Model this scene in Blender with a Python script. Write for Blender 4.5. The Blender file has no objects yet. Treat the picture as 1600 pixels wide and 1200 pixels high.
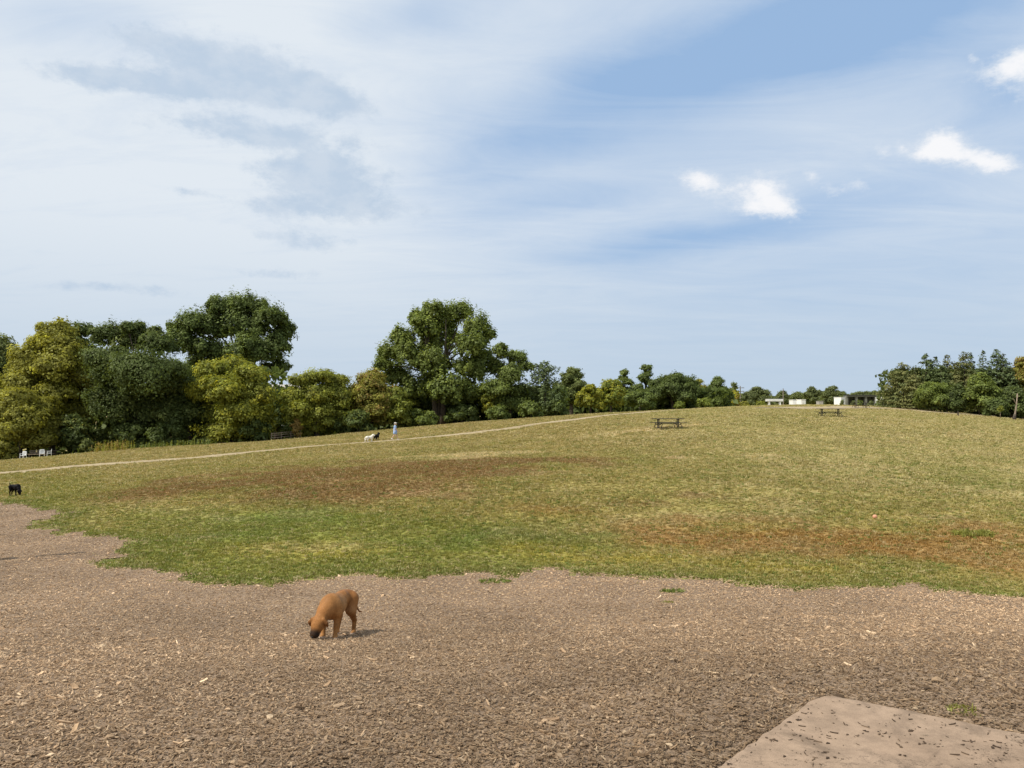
import bpy, math, random
import numpy as np
from mathutils import Vector

# ------------------------------------------------------------------ camera
sc = bpy.context.scene
C = sc.collection
F = 1248.0                                  # focal length in photograph pixels (1600 wide)
EYE = np.array([0.0, 0.0, 2.0])
PITCH = math.atan(40 / F)
cam_d = bpy.data.cameras.new('camera')
cam_d.sensor_width = 36.0
cam_d.lens = 36.0 * F / 1600
cam_d.clip_start = 0.05
cam_d.clip_end = 6000
cam = bpy.data.objects.new('camera', cam_d)
C.objects.link(cam)
cam.location = EYE
cam.rotation_euler = (math.pi / 2 + PITCH, 0, 0)
sc.camera = cam

SUN_AZ = math.atan2(-0.90, -0.43)           # towards the sun, from +Y clockwise
SUN_EL = math.radians(52)
SUN_STRENGTH = 4.6
SKY_STRENGTH = 0.10
EXPOSURE = 0.0

sc.view_settings.view_transform = 'Standard'
sc.view_settings.look = 'None'
sc.view_settings.exposure = EXPOSURE
sc.view_settings.gamma = 1.0
sc.view_settings.use_curve_mapping = False
sc.cycles.max_bounces = 4
sc.cycles.diffuse_bounces = 3
sc.cycles.glossy_bounces = 2
sc.cycles.transmission_bounces = 3
sc.cycles.transparent_max_bounces = 4
sc.cycles.use_denoising = True


def ray(px, py):
    x = (np.asarray(px, float) - 800) / F
    yu = (600 - np.asarray(py, float)) / F
    c, s = math.cos(PITCH), math.sin(PITCH)
    return x, c - yu * s, s + yu * c


def at(px, py, Y):
    x, dy, dz = ray(px, py)
    k = Y / dy
    return np.array([x * k, Y, EYE[2] + dz * k])


def azel(px, py):
    x, y, z = ray(px, py)
    return math.atan2(x, y), math.atan2(z, math.hypot(x, y))


# ------------------------------------------------------------------ sky
class NT:
    """tiny helper for writing node maths"""
    def __init__(s, tree):
        s.t = tree
        s.n = tree.nodes
        s.l = tree.links

    def new(s, kind, **kw):
        n = s.n.new(kind)
        for k, v in kw.items():
            setattr(n, k, v)
        return n

    def put(s, sock, v):
        if isinstance(v, bpy.types.NodeSocket):
            s.l.new(v, sock)
        else:
            sock.default_value = v

    def m(s, op, a, b=None, c=None, clamp=False):
        n = s.n.new('ShaderNodeMath')
        n.operation = op
        n.use_clamp = clamp
        s.put(n.inputs[0], a)
        if b is not None:
            s.put(n.inputs[1], b)
        if c is not None:
            s.put(n.inputs[2], c)
        return n.outputs[0]

    def add(s, a, b): return s.m('ADD', a, b)
    def mul(s, a, b): return s.m('MULTIPLY', a, b)

    def ramp(s, x, lo, hi, o0=0.0, o1=1.0, smooth=True):
        n = s.n.new('ShaderNodeMapRange')
        n.interpolation_type = 'SMOOTHSTEP' if smooth else 'LINEAR'
        n.clamp = True
        s.put(n.inputs[0], x)
        for i, v in ((1, lo), (2, hi), (3, o0), (4, o1)):
            n.inputs[i].default_value = v
        return n.outputs[0]

    def mix(s, f, a, b):
        n = s.n.new('ShaderNodeMix')
        n.data_type = 'RGBA'
        s.put(n.inputs[0], f)
        for i, v in ((6, a), (7, b)):
            if isinstance(v, (tuple, list)):
                v = tuple(v) + (1.0,) if len(v) == 3 else tuple(v)
            s.put(n.inputs[i], v)
        return n.outputs[2]

    def mixmul(s, f, a, b):
        n = s.n.new('ShaderNodeMix')
        n.data_type = 'RGBA'
        n.blend_type = 'MULTIPLY'
        s.put(n.inputs[0], f)
        for i, v in ((6, a), (7, b)):
            if isinstance(v, (tuple, list)):
                v = tuple(v) + (1.0,) if len(v) == 3 else tuple(v)
            s.put(n.inputs[i], v)
        return n.outputs[2]

    def vec(s, x, y, z=0.0):
        n = s.n.new('ShaderNodeCombineXYZ')
        for i, v in enumerate((x, y, z)):
            s.put(n.inputs[i], v)
        return n.outputs[0]

    def noise(s, v, scale, detail=4.0, rough=0.55, dist=0.0, out=0):
        n = s.n.new('ShaderNodeTexNoise')
        if v is not None:
            s.l.new(v, n.inputs['Vector'])
        n.inputs['Scale'].default_value = scale
        n.inputs['Detail'].default_value = detail
        n.inputs['Roughness'].default_value = rough
        n.inputs['Distortion'].default_value = dist
        return n.outputs[out]

    def grey(s, f):
        n = s.n.new('ShaderNodeCombineColor')
        for i in range(3):
            s.put(n.inputs[i], f)
        return n.outputs[0]


def lin(r, g, b):
    f = lambda c: (c / 255 / 12.92) if c / 255 <= 0.04045 else ((c / 255 + 0.055) / 1.055) ** 2.4
    return (f(r), f(g), f(b))


def build_sky():
    w = bpy.data.worlds.new('World')
    sc.world = w
    w.use_nodes = True
    t = NT(w.node_tree)
    t.n.clear()
    out = t.new('ShaderNodeOutputWorld')
    bg = t.new('ShaderNodeBackground')
    bg.inputs[1].default_value = SKY_STRENGTH
    sky = t.new('ShaderNodeTexSky')
    sky.sky_type = 'NISHITA'
    sky.sun_disc = False
    sky.sun_elevation = SUN_EL
    sky.sun_rotation = SUN_AZ
    sky.altitude = 200
    sky.air_density = 1.0
    sky.dust_density = 0.6
    sky.ozone_density = 1.6
    K = 1.0 / SKY_STRENGTH
    col = lambda r, g, b: tuple(v * K for v in lin(r, g, b))

    tc = t.new('ShaderNodeTexCoord')
    sep = t.new('ShaderNodeSeparateXYZ')
    t.l.new(tc.outputs['Generated'], sep.inputs[0])
    x, y, z = sep.outputs
    az = t.m('ARCTAN2', x, y)
    el = t.m('ARCSINE', z)
    # layer coordinates: a high flat sheet of thin cloud, seen in perspective
    zz = t.m('ADD', t.m('ABSOLUTE', z), 0.12)
    sheet = t.vec(t.m('DIVIDE', x, zz), t.m('DIVIDE', y, zz), 0.0)
    # ragged edges: shift the angles by noise before shapes are evaluated
    ang = t.vec(az, t.mul(el, 1.6), 0.0)
    wn = t.noise(ang, 9.0, 6.0, 0.62, out=1)
    ws = t.new('ShaderNodeSeparateXYZ')
    t.l.new(wn, ws.inputs[0])
    azw = t.add(az, t.mul(t.add(ws.outputs[0], -0.5), 0.09))
    elw = t.add(el, t.mul(t.add(ws.outputs[1], -0.5), 0.028))
    vw = t.vec(azw, elw, 0.0)
    wn2 = t.noise(ang, 30.0, 6.0, 0.65, out=1)
    ws2 = t.new('ShaderNodeSeparateXYZ')
    t.l.new(wn2, ws2.inputs[0])
    azc = t.add(az, t.mul(t.add(ws2.outputs[0], -0.5), 0.022))
    elc = t.add(el, t.mul(t.add(ws2.outputs[1], -0.5), 0.02))
    vc = t.vec(azc, elc, 0.0)

    def blobs(vec, lst):
        s = 0.0
        for (px, py, sx, sy, tilt, amp) in lst:
            a0, e0 = azel(px, py)
            mp = t.new('ShaderNodeMapping')
            mp.vector_type = 'TEXTURE'
            t.l.new(vec, mp.inputs[0])
            mp.inputs['Location'].default_value = (a0, e0, 0)
            mp.inputs['Rotation'].default_value = (0, 0, math.radians(tilt))
            mp.inputs['Scale'].default_value = (sx / F * math.cos(a0) ** 2 * 1.414, sy / F * math.cos(a0) * 1.414, 1)
            dp = t.new('ShaderNodeVectorMath')
            dp.operation = 'DOT_PRODUCT'
            t.l.new(mp.outputs[0], dp.inputs[0])
            t.l.new(mp.outputs[0], dp.inputs[1])
            g = t.m('POWER', 2.71828, t.mul(dp.outputs['Value'], -1.0))
            s = t.m('MULTIPLY_ADD', g, amp, s)
        return s

    # --- thin veil of high cloud: even cover with open blue lanes
    lanes = blobs(vw, [
        (1180, 75, 330, 60, 12, .78), (900, 175, 120, 45, 25, .26), (745, 275, 85, 75, 35, .30),
        (1190, 352, 230, 26, 9, .42), (860, 322, 120, 18, 9, .28), (1560, 140, 60, 45, 0, .45),
        (650, 28, 90, 26, 10, .55), (120, 30, 130, 35, 0, .40), (1450, 20, 180, 60, 5, .4),
        (990, 385, 120, 16, 5, .28), (1380, 430, 230, 40, 6, .25), (1500, 560, 400, 90, 0, .15)])
    st = t.new('ShaderNodeMapping')
    t.l.new(sheet, st.inputs[0])
    st.inputs['Rotation'].default_value = (0, 0, math.radians(28))
    st.inputs['Scale'].default_value = (0.55, 1.5, 1)
    streak = t.noise(st.outputs[0], 2.3, 10.0, 0.66, 0.9)
    soft = t.noise(sheet, 0.8, 5.0, 0.5, 0.3)
    left = t.ramp(az, -0.28, 0.22, 0.50, 0.0)
    back = t.ramp(y, -0.3, 0.2, 0.18, 0.0)
    veil = t.add(t.add(0.50, left), back)
    veil = t.add(veil, t.mul(t.add(streak, -0.5), 0.95))
    veil = t.add(veil, t.mul(t.add(soft, -0.5), 0.35))
    veil = t.m('SUBTRACT', veil, lanes)
    veil = t.ramp(veil, -0.25, 1.0, 0.0, 1.0, smooth=False)

    base = t.mix(0.85, sky.outputs[0], col(160, 192, 230))
    c = t.mix(veil, base, col(226, 234, 242))
    # --- horizon haze
    hz = t.ramp(el, 0.0, 0.26, 0.80, 0.0)
    c = t.mix(hz, c, col(188, 206, 224))
    # --- grey shaded patches of lower cloud
    gsum = blobs(vw, [
        (390, 112, 95, 28, -6, .9), (300, 130, 130, 18, 0, .6), (480, 150, 70, 16, -8, .8), (190, 132, 100, 12, 0, .75),
        (235, 66, 60, 13, 0, .6), (395, 207, 125, 14, 0, .8), (500, 268, 75, 22, 0, 1.0),
        (565, 318, 75, 19, -5, .75), (430, 325, 60, 14, 0, .6), (480, 372, 60, 13, 0, .6),
        (440, 425, 60, 9, 0, .5), (180, 450, 110, 8, 0, .55), (300, 300, 40, 7, 0, .4)])
    gn = t.noise(ang, 34.0, 9.0, 0.70)
    gmask = t.ramp(t.add(gsum, t.mul(t.add(gn, -0.5), 1.25)), 0.22, 0.78)
    gtone = t.noise(ang, 22.0, 6.0, 0.6)
    gcol = t.mix(t.ramp(gtone, .35, .65), col(184, 203, 224), col(199, 213, 229))
    c = t.mix(t.mul(gmask, 0.82), c, gcol)
    # --- small bright cumulus
    csum = blobs(vc, [
        (1090, 281, 24, 11, -8, 1.0), (1130, 298, 34, 12, -5, .55), (1196, 299, 26, 20, -20, 1.15),
        (1180, 325, 42, 8, -5, .6), (1228, 326, 18, 9, -35, .6), (1268, 274, 14, 9, -40, .62), (1300, 298, 15, 6, -10, .5),
        (1338, 291, 15, 8, -15, .6), (1378, 236, 9, 9, 0, .7), (1404, 233, 8, 8, 0, .65),
        (1470, 222, 22, 15, -15, 1.1), (1510, 245, 42, 13, -18, 1.0), (1562, 256, 28, 9, -10, .8), (1440, 240, 22, 9, 0, .7),
        (1585, 100, 40, 14, 8, .95), (1520, 88, 9, 7, 0, .6), (1660, 110, 60, 30, 0, .9)])
    cn = t.noise(ang, 70.0, 9.0, 0.68)
    cm = t.add(csum, t.mul(t.add(cn, -0.5), 1.25))
    cmask = t.ramp(cm, 0.16, 0.86)
    ccol = t.mix(t.ramp(cm, .50, 1.30), col(216, 226, 239), col(250, 250, 252))
    c = t.mix(t.mul(cmask, 0.95), c, ccol)
    # below the horizon: dull ground glow
    c = t.mix(t.ramp(z, -0.06, -0.01, 1.0, 0.0), c, col(120, 118, 100))
    t.l.new(c, bg.inputs[0])
    t.l.new(bg.outputs[0], out.inputs[0])
    w.cycles.sampling_method = 'MANUAL'
    w.cycles.sample_map_resolution = 512


build_sky()

sun_d = bpy.data.lights.new('sun', 'SUN')
sun_d.energy = SUN_STRENGTH
sun_d.angle = math.radians(0.55)
sun_d.color = (1.0, 0.945, 0.86)
sun = bpy.data.objects.new('sun', sun_d)
C.objects.link(sun)
SUNV = Vector((math.sin(SUN_AZ) * math.cos(SUN_EL), math.cos(SUN_AZ) * math.cos(SUN_EL), math.sin(SUN_EL)))
sun.rotation_euler = SUNV.to_track_quat('Z', 'Y').to_euler()
sun.location = SUNV * 60

# ------------------------------------------------------------------ numeric helpers
rng = np.random.default_rng(11)


def smooth01(x):
    x = np.clip(x, 0, 1)
    return x * x * (3 - 2 * x)


def _hash(ix, iy, seed):
    n = (ix.astype(np.int64) * 374761393 + iy.astype(np.int64) * 668265263 + seed * 982451653) & 0x7fffffff
    n = ((n ^ (n >> 13)) * 1274126177) & 0x7fffffff
    return ((n ^ (n >> 16)) & 0xffff) / 65535.0


def vnoise(x, y, seed=0):
    ix, iy = np.floor(x), np.floor(y)
    fx, fy = smooth01(x - ix), smooth01(y - iy)
    a, b = _hash(ix, iy, seed), _hash(ix + 1, iy, seed)
    c, d = _hash(ix, iy + 1, seed), _hash(ix + 1, iy + 1, seed)
    return (a * (1 - fx) + b * fx) * (1 - fy) + (c * (1 - fx) + d * fx) * fy


def fbm(x, y, seed=0, oct=4):
    s, a, tot = 0, 1.0, 0
    for o in range(oct):
        s = s + a * vnoise(x * 2 ** o + 17.3 * o, y * 2 ** o - 9.1 * o, seed + o)
        tot += a
        a *= 0.55
    return s / tot


def seg_dist(X, Y, P, closed=True):
    """distance to a polyline and inside flag"""
    P = np.asarray(P)[:, :2]
    n = len(P)
    best = np.full(X.shape, 1e9)
    ins = np.zeros(X.shape, bool)
    for i in range(n if closed else n - 1):
        a, b = P[i], P[(i + 1) % n]
        ab = b - a
        tt = np.clip(((X - a[0]) * ab[0] + (Y - a[1]) * ab[1]) / (ab @ ab + 1e-12), 0, 1)
        best = np.minimum(best, np.hypot(X - a[0] - tt * ab[0], Y - a[1] - tt * ab[1]))
        c = (a[1] > Y) != (b[1] > Y)
        with np.errstate(divide='ignore', invalid='ignore'):
            xi = a[0] + (Y - a[1]) * ab[0] / (ab[1] if ab[1] else 1e-12)
        ins ^= c & (X < xi)
    return best, ins


# ------------------------------------------------------------------ terrain height
_cp = []
for p in [(-6, 0, 0), (0, 0, 0), (8, 0, 0), (-5, 5, -.05), (1, 5, -.02), (6, 5.5, 0), (10, 6, -.1), (3, 6, -.02), (0, -8, 0),
          (-12, -6, -.3), (14, -6, 0), (-12, 5, -.5), (14, 8, -.6), (-25, 10, -1.6), (30, 12, -1.2)]:
    _cp.append(p)
for px, py, Y in [(520, 995, 10.5), (1150, 985, 10.0), (1600, 937, 13.9), (800, 900, 16.2), (400, 912, 15.4), (180, 870, 19.3), (0, 787, 35), (25, 775, 39.5),
                  (0, 740, 59), (50, 716.5, 92), (200, 702, 95), (430, 689, 97), (430, 702, 72), (615, 688, 79), (615, 671, 100),
                  (800, 668, 82), (800, 655, 103), (1000, 643.5, 112), (1130, 637, 130), (1045, 670, 62), (1297, 651, 76),
                  (1345, 634.5, 135), (1400, 637, 128), (1500, 647, 112), (1590, 656.5, 104), (1600, 760, 32), (1200, 760, 30), (800, 760, 31),
                  (400, 760, 36), (800, 700, 56), (1200, 700, 47), (1600, 700, 54), (400, 720, 56), (200, 800, 30), (1200, 662, 66),
                  (1900, 760, 32), (1900, 690, 80), (-300, 745, 62), (-300, 830, 30)]:
    _cp.append(tuple(at(px, py, Y)))
for p in [(-75, 130, -5.5), (-40, 135, -4), (-10, 140, -2.2), (15, 150, -.2), (35, 165, .8), (60, 185, 1.2), (95, 150, -1), (110, 110, -2.5),
          (0, 230, -2), (100, 230, -1), (-120, 100, -6), (-120, 230, -5), (200, 150, -3), (200, 20, -2.5), (-120, 0, -4), (0, -120, -1), (-90, 60, -5.0)]:
    _cp.append(p)
_cp = np.array(_cp, float)


def _tps_fit(P, lam=0.4):
    n = len(P)
    d2 = ((P[:, None, :2] - P[None, :, :2]) ** 2).sum(-1)
    Kc = 0.5 * d2 * np.log(d2 + 1e-9) + lam * np.eye(n)
    Q = np.c_[np.ones(n), P[:, :2]]
    A = np.block([[Kc, Q], [Q.T, np.zeros((3, 3))]])
    return np.linalg.solve(A, np.r_[P[:, 2], 0, 0, 0])


_w = _tps_fit(_cp)


# the concrete pad at the camera's feet
def plane_hit(px, py, z=0.045):
    x, dy, dz = ray(px, py)
    k = (z - EYE[2]) / dz
    return np.array([x * k, dy * k])


pl, pr, c1, c2 = plane_hit(1115, 1200), plane_hit(1600, 1146), plane_hit(1272, 1091), plane_hit(1302, 1086)
dl, dr = (pl - c1) / np.linalg.norm(pl - c1), (pr - c2) / np.linalg.norm(pr - c2)
cm = plane_hit(1284, 1085.5)
SLAB = np.array([c1 + dl * 6.0, c1, cm * .6 + (c1 + c2) * .2, c2, c2 + dr * 5.5, c2 + dr * 5.5 + dl * 6])

_o = []
_rs = np.random.default_rng(3)
for _i in range(len(SLAB)):
    _a, _b = SLAB[_i], SLAB[(_i + 1) % len(SLAB)]
    _n = max(1, int(np.linalg.norm(_b - _a) / .07)) if _i < 4 else 1
    for _k in range(_n):
        _o.append(_a + (_b - _a) * _k / _n + (_rs.normal(0, .006, 2) if _k else 0))
SLAB_RIM = np.array(_o)


def H(x, y):
    x = np.asarray(x, float)
    y = np.asarray(y, float)
    shp = np.broadcast(x, y).shape
    x, y = np.broadcast_to(x, shp).ravel(), np.broadcast_to(y, shp).ravel()
    r = np.hypot(x, y)
    k = np.minimum(1.0, 230.0 / np.maximum(r, 1e-6))
    xx, yy = x * k, y * k
    z = np.empty_like(xx)
    for i in range(0, len(xx), 20000):
        sl = slice(i, i + 20000)
        d2 = (xx[sl, None] - _cp[None, :, 0]) ** 2 + (yy[sl, None] - _cp[None, :, 1]) ** 2
        z[sl] = (0.5 * d2 * np.log(d2 + 1e-9)) @ _w[:len(_cp)] + _w[-3] + _w[-2] * xx[sl] + _w[-1] * yy[sl]
    f = smooth01((r - 190) / 200)
    z = z * (1 - f) + (-2.5) * f
    bump = (fbm(x / 9, y / 9, 5, 2) - 0.5) * 0.22 * smooth01((r - 12) / 15)
    z = z + bump
    near = r < 14
    if near.any():
        d, ins = seg_dist(x[near], y[near], SLAB)
        zn = z[near]
        k2 = 1 - smooth01(d / 1.6)
        z[near] = np.where(ins, -.08, zn * (1 - k2) - .010 * k2)
    return z.reshape(shp)


def hit(px, py, lo=2.0, hi=260.0):
    """first point where the view ray meets the ground"""
    x, dy, dz = ray(px, py)
    Ys = np.geomspace(lo, hi, 700)
    k = Ys / dy
    g = EYE[2] + dz * k - H(x * k, Ys)
    i = np.argmax(g < 0)
    if not (g < 0).any():
        i = len(Ys) - 1
        return np.array([x * k[i], Ys[i], H(x * k[i], Ys[i])])
    a, b = Ys[max(i - 1, 0)], Ys[i]
    ga, gb = g[max(i - 1, 0)], g[i]
    Y = a + (b - a) * ga / (ga - gb) if ga != gb else b
    return np.array([x * Y / dy, Y, float(H(x * Y / dy, Y))])


# ------------------------------------------------------------------ mesh helpers
def make_mesh(name, V, Fc, col=None, smooth=False):
    V = np.ascontiguousarray(V, np.float32)
    Fc = np.ascontiguousarray(Fc, np.int32)
    me = bpy.data.meshes.new(name)
    nf, k = Fc.shape
    me.vertices.add(len(V))
    me.vertices.foreach_set('co', V.ravel())
    me.loops.add(nf * k)
    me.loops.foreach_set('vertex_index', Fc.ravel())
    me.polygons.add(nf)
    me.polygons.foreach_set('loop_start', np.arange(0, nf * k, k, dtype=np.int32))
    me.polygons.foreach_set('loop_total', np.full(nf, k, np.int32))
    if smooth:
        me.polygons.foreach_set('use_smooth', np.ones(nf, bool))
    me.update(calc_edges=True)
    me.validate()
    if col is not None:
        a = me.attributes.new('col', 'FLOAT_COLOR', 'POINT')
        c4 = np.c_[col, np.ones(len(col))].astype(np.float32)
        a.data.foreach_set('color', c4.ravel())
    return me


def obj(name, me, mat=None, parent=None, loc=None):
    o = bpy.data.objects.new(name, me)
    C.objects.link(o)
    if mat and not me.materials:
        me.materials.append(mat)
    if parent:
        o.parent = parent
    if loc is not None:
        o.location = loc
    return o


def tag(o, label=None, cat=None, group=None, kind=None):
    for k, v in (('label', label), ('category', cat), ('group', group), ('kind', kind)):
        if v:
            o[k] = v
    return o


def thing(name, label, cat, loc, rz=0.0, group=None):
    o = bpy.data.objects.new(name, None)
    C.objects.link(o)
    o.empty_display_size = 0.3
    o.location = loc
    o.rotation_euler = (0, 0, rz)
    return tag(o, label, cat, group)


class MB:
    """mixed-face mesh builder"""
    def __init__(s):
        s.v = []
        s.f = []

    def box(s, c, size, rot=None, bev=0.0):
        hx, hy, hz = [d / 2 for d in size]
        P = [Vector((sx * hx, sy * hy, sz * hz)) for sz in (-1, 1) for sy in (-1, 1) for sx in (-1, 1)]
        if rot is not None:
            P = [rot @ p for p in P]
        b = len(s.v)
        s.v += [tuple(p + Vector(c)) for p in P]
        s.f += [tuple(b + i for i in q) for q in ((0, 2, 3, 1), (4, 5, 7, 6), (0, 1, 5, 4), (2, 6, 7, 3), (0, 4, 6, 2), (1, 3, 7, 5))]
        return s

    def tube(s, pts, rad, n=8, cap=True):
        pts = [Vector(p) for p in pts]
        if not isinstance(rad, (list, tuple)):
            rad = [rad] * len(pts)
        b = len(s.v)
        for i, p in enumerate(pts):
            d = (pts[min(i + 1, len(pts) - 1)] - pts[max(i - 1, 0)]).normalized()
            u = d.orthogonal().normalized() if abs(d.z) > .9 else d.cross(Vector((0, 0, 1))).normalized()
            w = d.cross(u)
            for k in range(n):
                a = 2 * math.pi * k / n
                s.v.append(tuple(p + (u * math.cos(a) + w * math.sin(a)) * rad[i]))
        for i in range(len(pts) - 1):
            for k in range(n):
                s.f.append((b + i * n + k, b + i * n + (k + 1) % n, b + (i + 1) * n + (k + 1) % n, b + (i + 1) * n + k))
        if cap:
            s.f.append(tuple(b + k for k in range(n))[::-1])
            s.f.append(tuple(b + (len(pts) - 1) * n + k for k in range(n)))
        return s

    def build(s, name, mat, parent=None, smooth=False):
        me = bpy.data.meshes.new(name)
        me.from_pydata(s.v, [], s.f)
        if smooth:
            me.polygons.foreach_set('use_smooth', [True] * len(me.polygons))
        me.update()
        return obj(name, me, mat, parent)


def copy_tree(o, parent=None):
    c = o.copy()
    C.objects.link(c)
    c.parent = parent
    for ch in list(o.children):
        copy_tree(ch, c)
    return c


# ------------------------------------------------------------------ materials
MATS = {}


def mat(name, fn):
    if name in MATS:
        return MATS[name]
    m = bpy.data.materials.new(name)
    m.use_nodes = True
    t = NT(m.node_tree)
    t.n.clear()
    out = t.new('ShaderNodeOutputMaterial')
    t.l.new(fn(t), out.inputs[0])
    MATS[name] = m
    return m


def principled(t, color, rough=0.8, bump=None, bstr=0.3, bdist=0.02, spec=0.3, metal=0.0):
    p = t.new('ShaderNodeBsdfPrincipled')
    if isinstance(color, (tuple, list)):
        color = tuple(color) + (1.0,)
    t.put(p.inputs['Base Color'], color)
    t.put(p.inputs['Roughness'], rough)
    p.inputs['Metallic'].default_value = metal
    p.inputs['Specular IOR Level'].default_value = spec
    if bump is not None:
        b = t.new('ShaderNodeBump')
        b.inputs['Strength'].default_value = bstr
        b.inputs['Distance'].default_value = bdist
        t.l.new(bump, b.inputs['Height'])
        t.l.new(b.outputs[0], p.inputs['Normal'])
    return p.outputs[0]


def attr(t, name='col', kind='GEOMETRY', out='Color'):
    a = t.new('ShaderNodeAttribute')
    a.attribute_name = name
    a.attribute_type = kind
    return a.outputs[out]


def objco(t):
    return t.new('ShaderNodeTexCoord').outputs['Object']


def plain(name, c, rough=0.7, var=0.25, scale=6.0, spec=0.3, metal=0.0, bstr=0.2):
    def fn(t):
        n = t.noise(objco(t), scale, 5.0, 0.6)
        f = t.ramp(n, .3, .7, 1 - var, 1 + var)
        return principled(t, t.mixmul(1.0, tuple(c), t.grey(f)), rough, n, bstr, 0.01, spec, metal)
    return mat(name, fn)


def fn_field(t):
    co = objco(t)
    n1 = t.noise(co, 2.2, 6.0, 0.65)
    n2 = t.noise(co, 16.0, 4.0, 0.7)
    f = t.mul(t.ramp(n1, .3, .7, .80, 1.18), t.ramp(n2, .25, .75, .62, 1.25))
    c = t.mixmul(1.0, attr(t), t.grey(f))
    return principled(t, c, 0.95, t.add(n1, t.mul(n2, .5)), 0.55, 0.06, 0.1)


def fn_mulch(t):
    co = objco(t)
    n1 = t.noise(co, 0.5, 4.0, 0.55)
    mp = t.new('ShaderNodeMapping')
    t.l.new(co, mp.inputs[0])
    mp.inputs['Scale'].default_value = (1.0, 1.9, 1.0)
    v = t.new('ShaderNodeTexVoronoi')
    t.l.new(mp.outputs[0], v.inputs[0])
    v.inputs['Scale'].default_value = 38.0
    n2 = t.noise(co, 60.0, 4.0, 0.7)
    g = t.new('ShaderNodeSeparateColor')
    t.l.new(v.outputs['Color'], g.inputs[0])
    c = t.mix(g.outputs[0], (.185, .126, .080), (.385, .275, .180))
    c = t.mixmul(1.0, c, t.grey(t.mul(t.ramp(n1, .3, .7, .85, 1.15), t.ramp(n2, .3, .7, .6, 1.3))))
    hgt = t.add(t.mul(g.outputs[1], .7), t.mul(n2, .6))
    return principled(t, c, 0.9, hgt, 0.9, 0.03, 0.15)


def fn_inst(t):                     # chips: colour comes with each instance
    c = attr(t, 'icol', 'INSTANCER')
    n = t.noise(objco(t), 45.0, 3.0, 0.6)
    c = t.mixmul(1.0, c, t.grey(t.ramp(n, .3, .7, .75, 1.2)))
    return principled(t, c, 0.85, spec=0.15)


def leafy(t, c, trans=0.35, gloss=0.06):
    d = t.new('ShaderNodeBsdfDiffuse')
    t.l.new(c, d.inputs[0])
    tr = t.new('ShaderNodeBsdfTranslucent')
    t.l.new(t.mixmul(1.0, c, (1.2, 1.15, .6)), tr.inputs[0])
    m1 = t.new('ShaderNodeMixShader')
    m1.inputs[0].default_value = trans
    t.l.new(d.outputs[0], m1.inputs[1])
    t.l.new(tr.outputs[0], m1.inputs[2])
    g = t.new('ShaderNodeBsdfGlossy')
    g.inputs['Roughness'].default_value = 0.5
    g.inputs[0].default_value = (.75, .78, .62, 1)
    m2 = t.new('ShaderNodeMixShader')
    m2.inputs[0].default_value = gloss
    t.l.new(m1.outputs[0], m2.inputs[1])
    t.l.new(g.outputs[0], m2.inputs[2])
    return m2.outputs[0]


M_FIELD = mat('field_ground', fn_field)
M_MULCH = mat('mulch_ground', fn_mulch)
M_CHIP = mat('wood_chip', fn_inst)
M_BLADE = mat('grass_blade', lambda t: leafy(t, attr(t, 'icol', 'INSTANCER'), 0.30, 0.03))
M_LEAF = mat('leaf', lambda t: leafy(t, attr(t), 0.45, 0.015))
M_NEEDLE = mat('needle', lambda t: leafy(t, attr(t), 0.12, 0.015))
M_BARK = plain('bark', (.085, .068, .052), .9, .4, 3.0, .1, 0, .5)
M_DEADWOOD = plain('dead_wood', (.26, .205, .15), .9, .3, 4.0, .1)
M_DARKWOOD = plain('dark_wood', (.06, .048, .038), .85, .35, 6.0, .15)
M_BLACKMETAL = plain('black_coated_metal', (.018, .019, .021), .55, .2, 9.0, .35)
M_WHITEPLASTIC = plain('white_plastic', (.78, .78, .76), .45, .06, 5.0, .4, 0, .05)
M_WHITEPAINT = plain('white_paint', (.74, .73, .70), .6, .10, 1.5, .3)
M_CONCRETE2 = plain('old_concrete', (.36, .335, .30), .9, .18, 1.2, .2)
M_DARKSTEEL = plain('dark_sheet', (.045, .047, .05), .6, .2, 2.0, .3)
M_POLE = plain('grey_pole', (.22, .19, .16), .85, .2, 2.0, .2)


def fn_slab(t):
    co = objco(t)
    n0 = t.noise(co, 0.9, 4.0, 0.6)
    n1 = t.noise(co, 7.0, 6.0, 0.65)
    n2 = t.noise(co, 160.0, 3.0, 0.7)
    v = t.new('ShaderNodeTexVoronoi')
    t.l.new(co, v.inputs[0])
    v.inputs['Scale'].default_value = 90.0
    pit = t.ramp(v.outputs['Distance'], .02, .16, .72, 1.0)
    c = t.mix(t.ramp(n0, .3, .7), (.285, .200, .134), (.335, .240, .164))
    st = t.noise(co, 2.3, 6.0, 0.7, 1.2)
    stain = t.ramp(st, .50, .66, 1.0, .74)
    cr = t.new('ShaderNodeTexVoronoi')
    cr.feature = 'DISTANCE_TO_EDGE'
    wv = t.new('ShaderNodeVectorMath')
    wv.operation = 'ADD'
    t.l.new(co, wv.inputs[0])
    t.l.new(t.noise(co, 5.0, 5.0, .7, out=1), wv.inputs[1])
    t.l.new(wv.outputs[0], cr.inputs[0])
    cr.inputs['Scale'].default_value = .55
    crack = t.ramp(cr.outputs['Distance'], .0015, .006, .55, 1.0)
    c = t.mixmul(1.0, c, t.grey(t.mul(t.mul(t.mul(t.ramp(n1, .3, .7, .80, 1.12), t.ramp(n2, .3, .7, .84, 1.12)), pit), t.mul(stain, crack))))
    return principled(t, c, 0.9, t.add(n2, t.mul(n1, .8)), 0.4, 0.006, 0.2)


M_SLAB = mat('concrete_slab', fn_slab)


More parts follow.
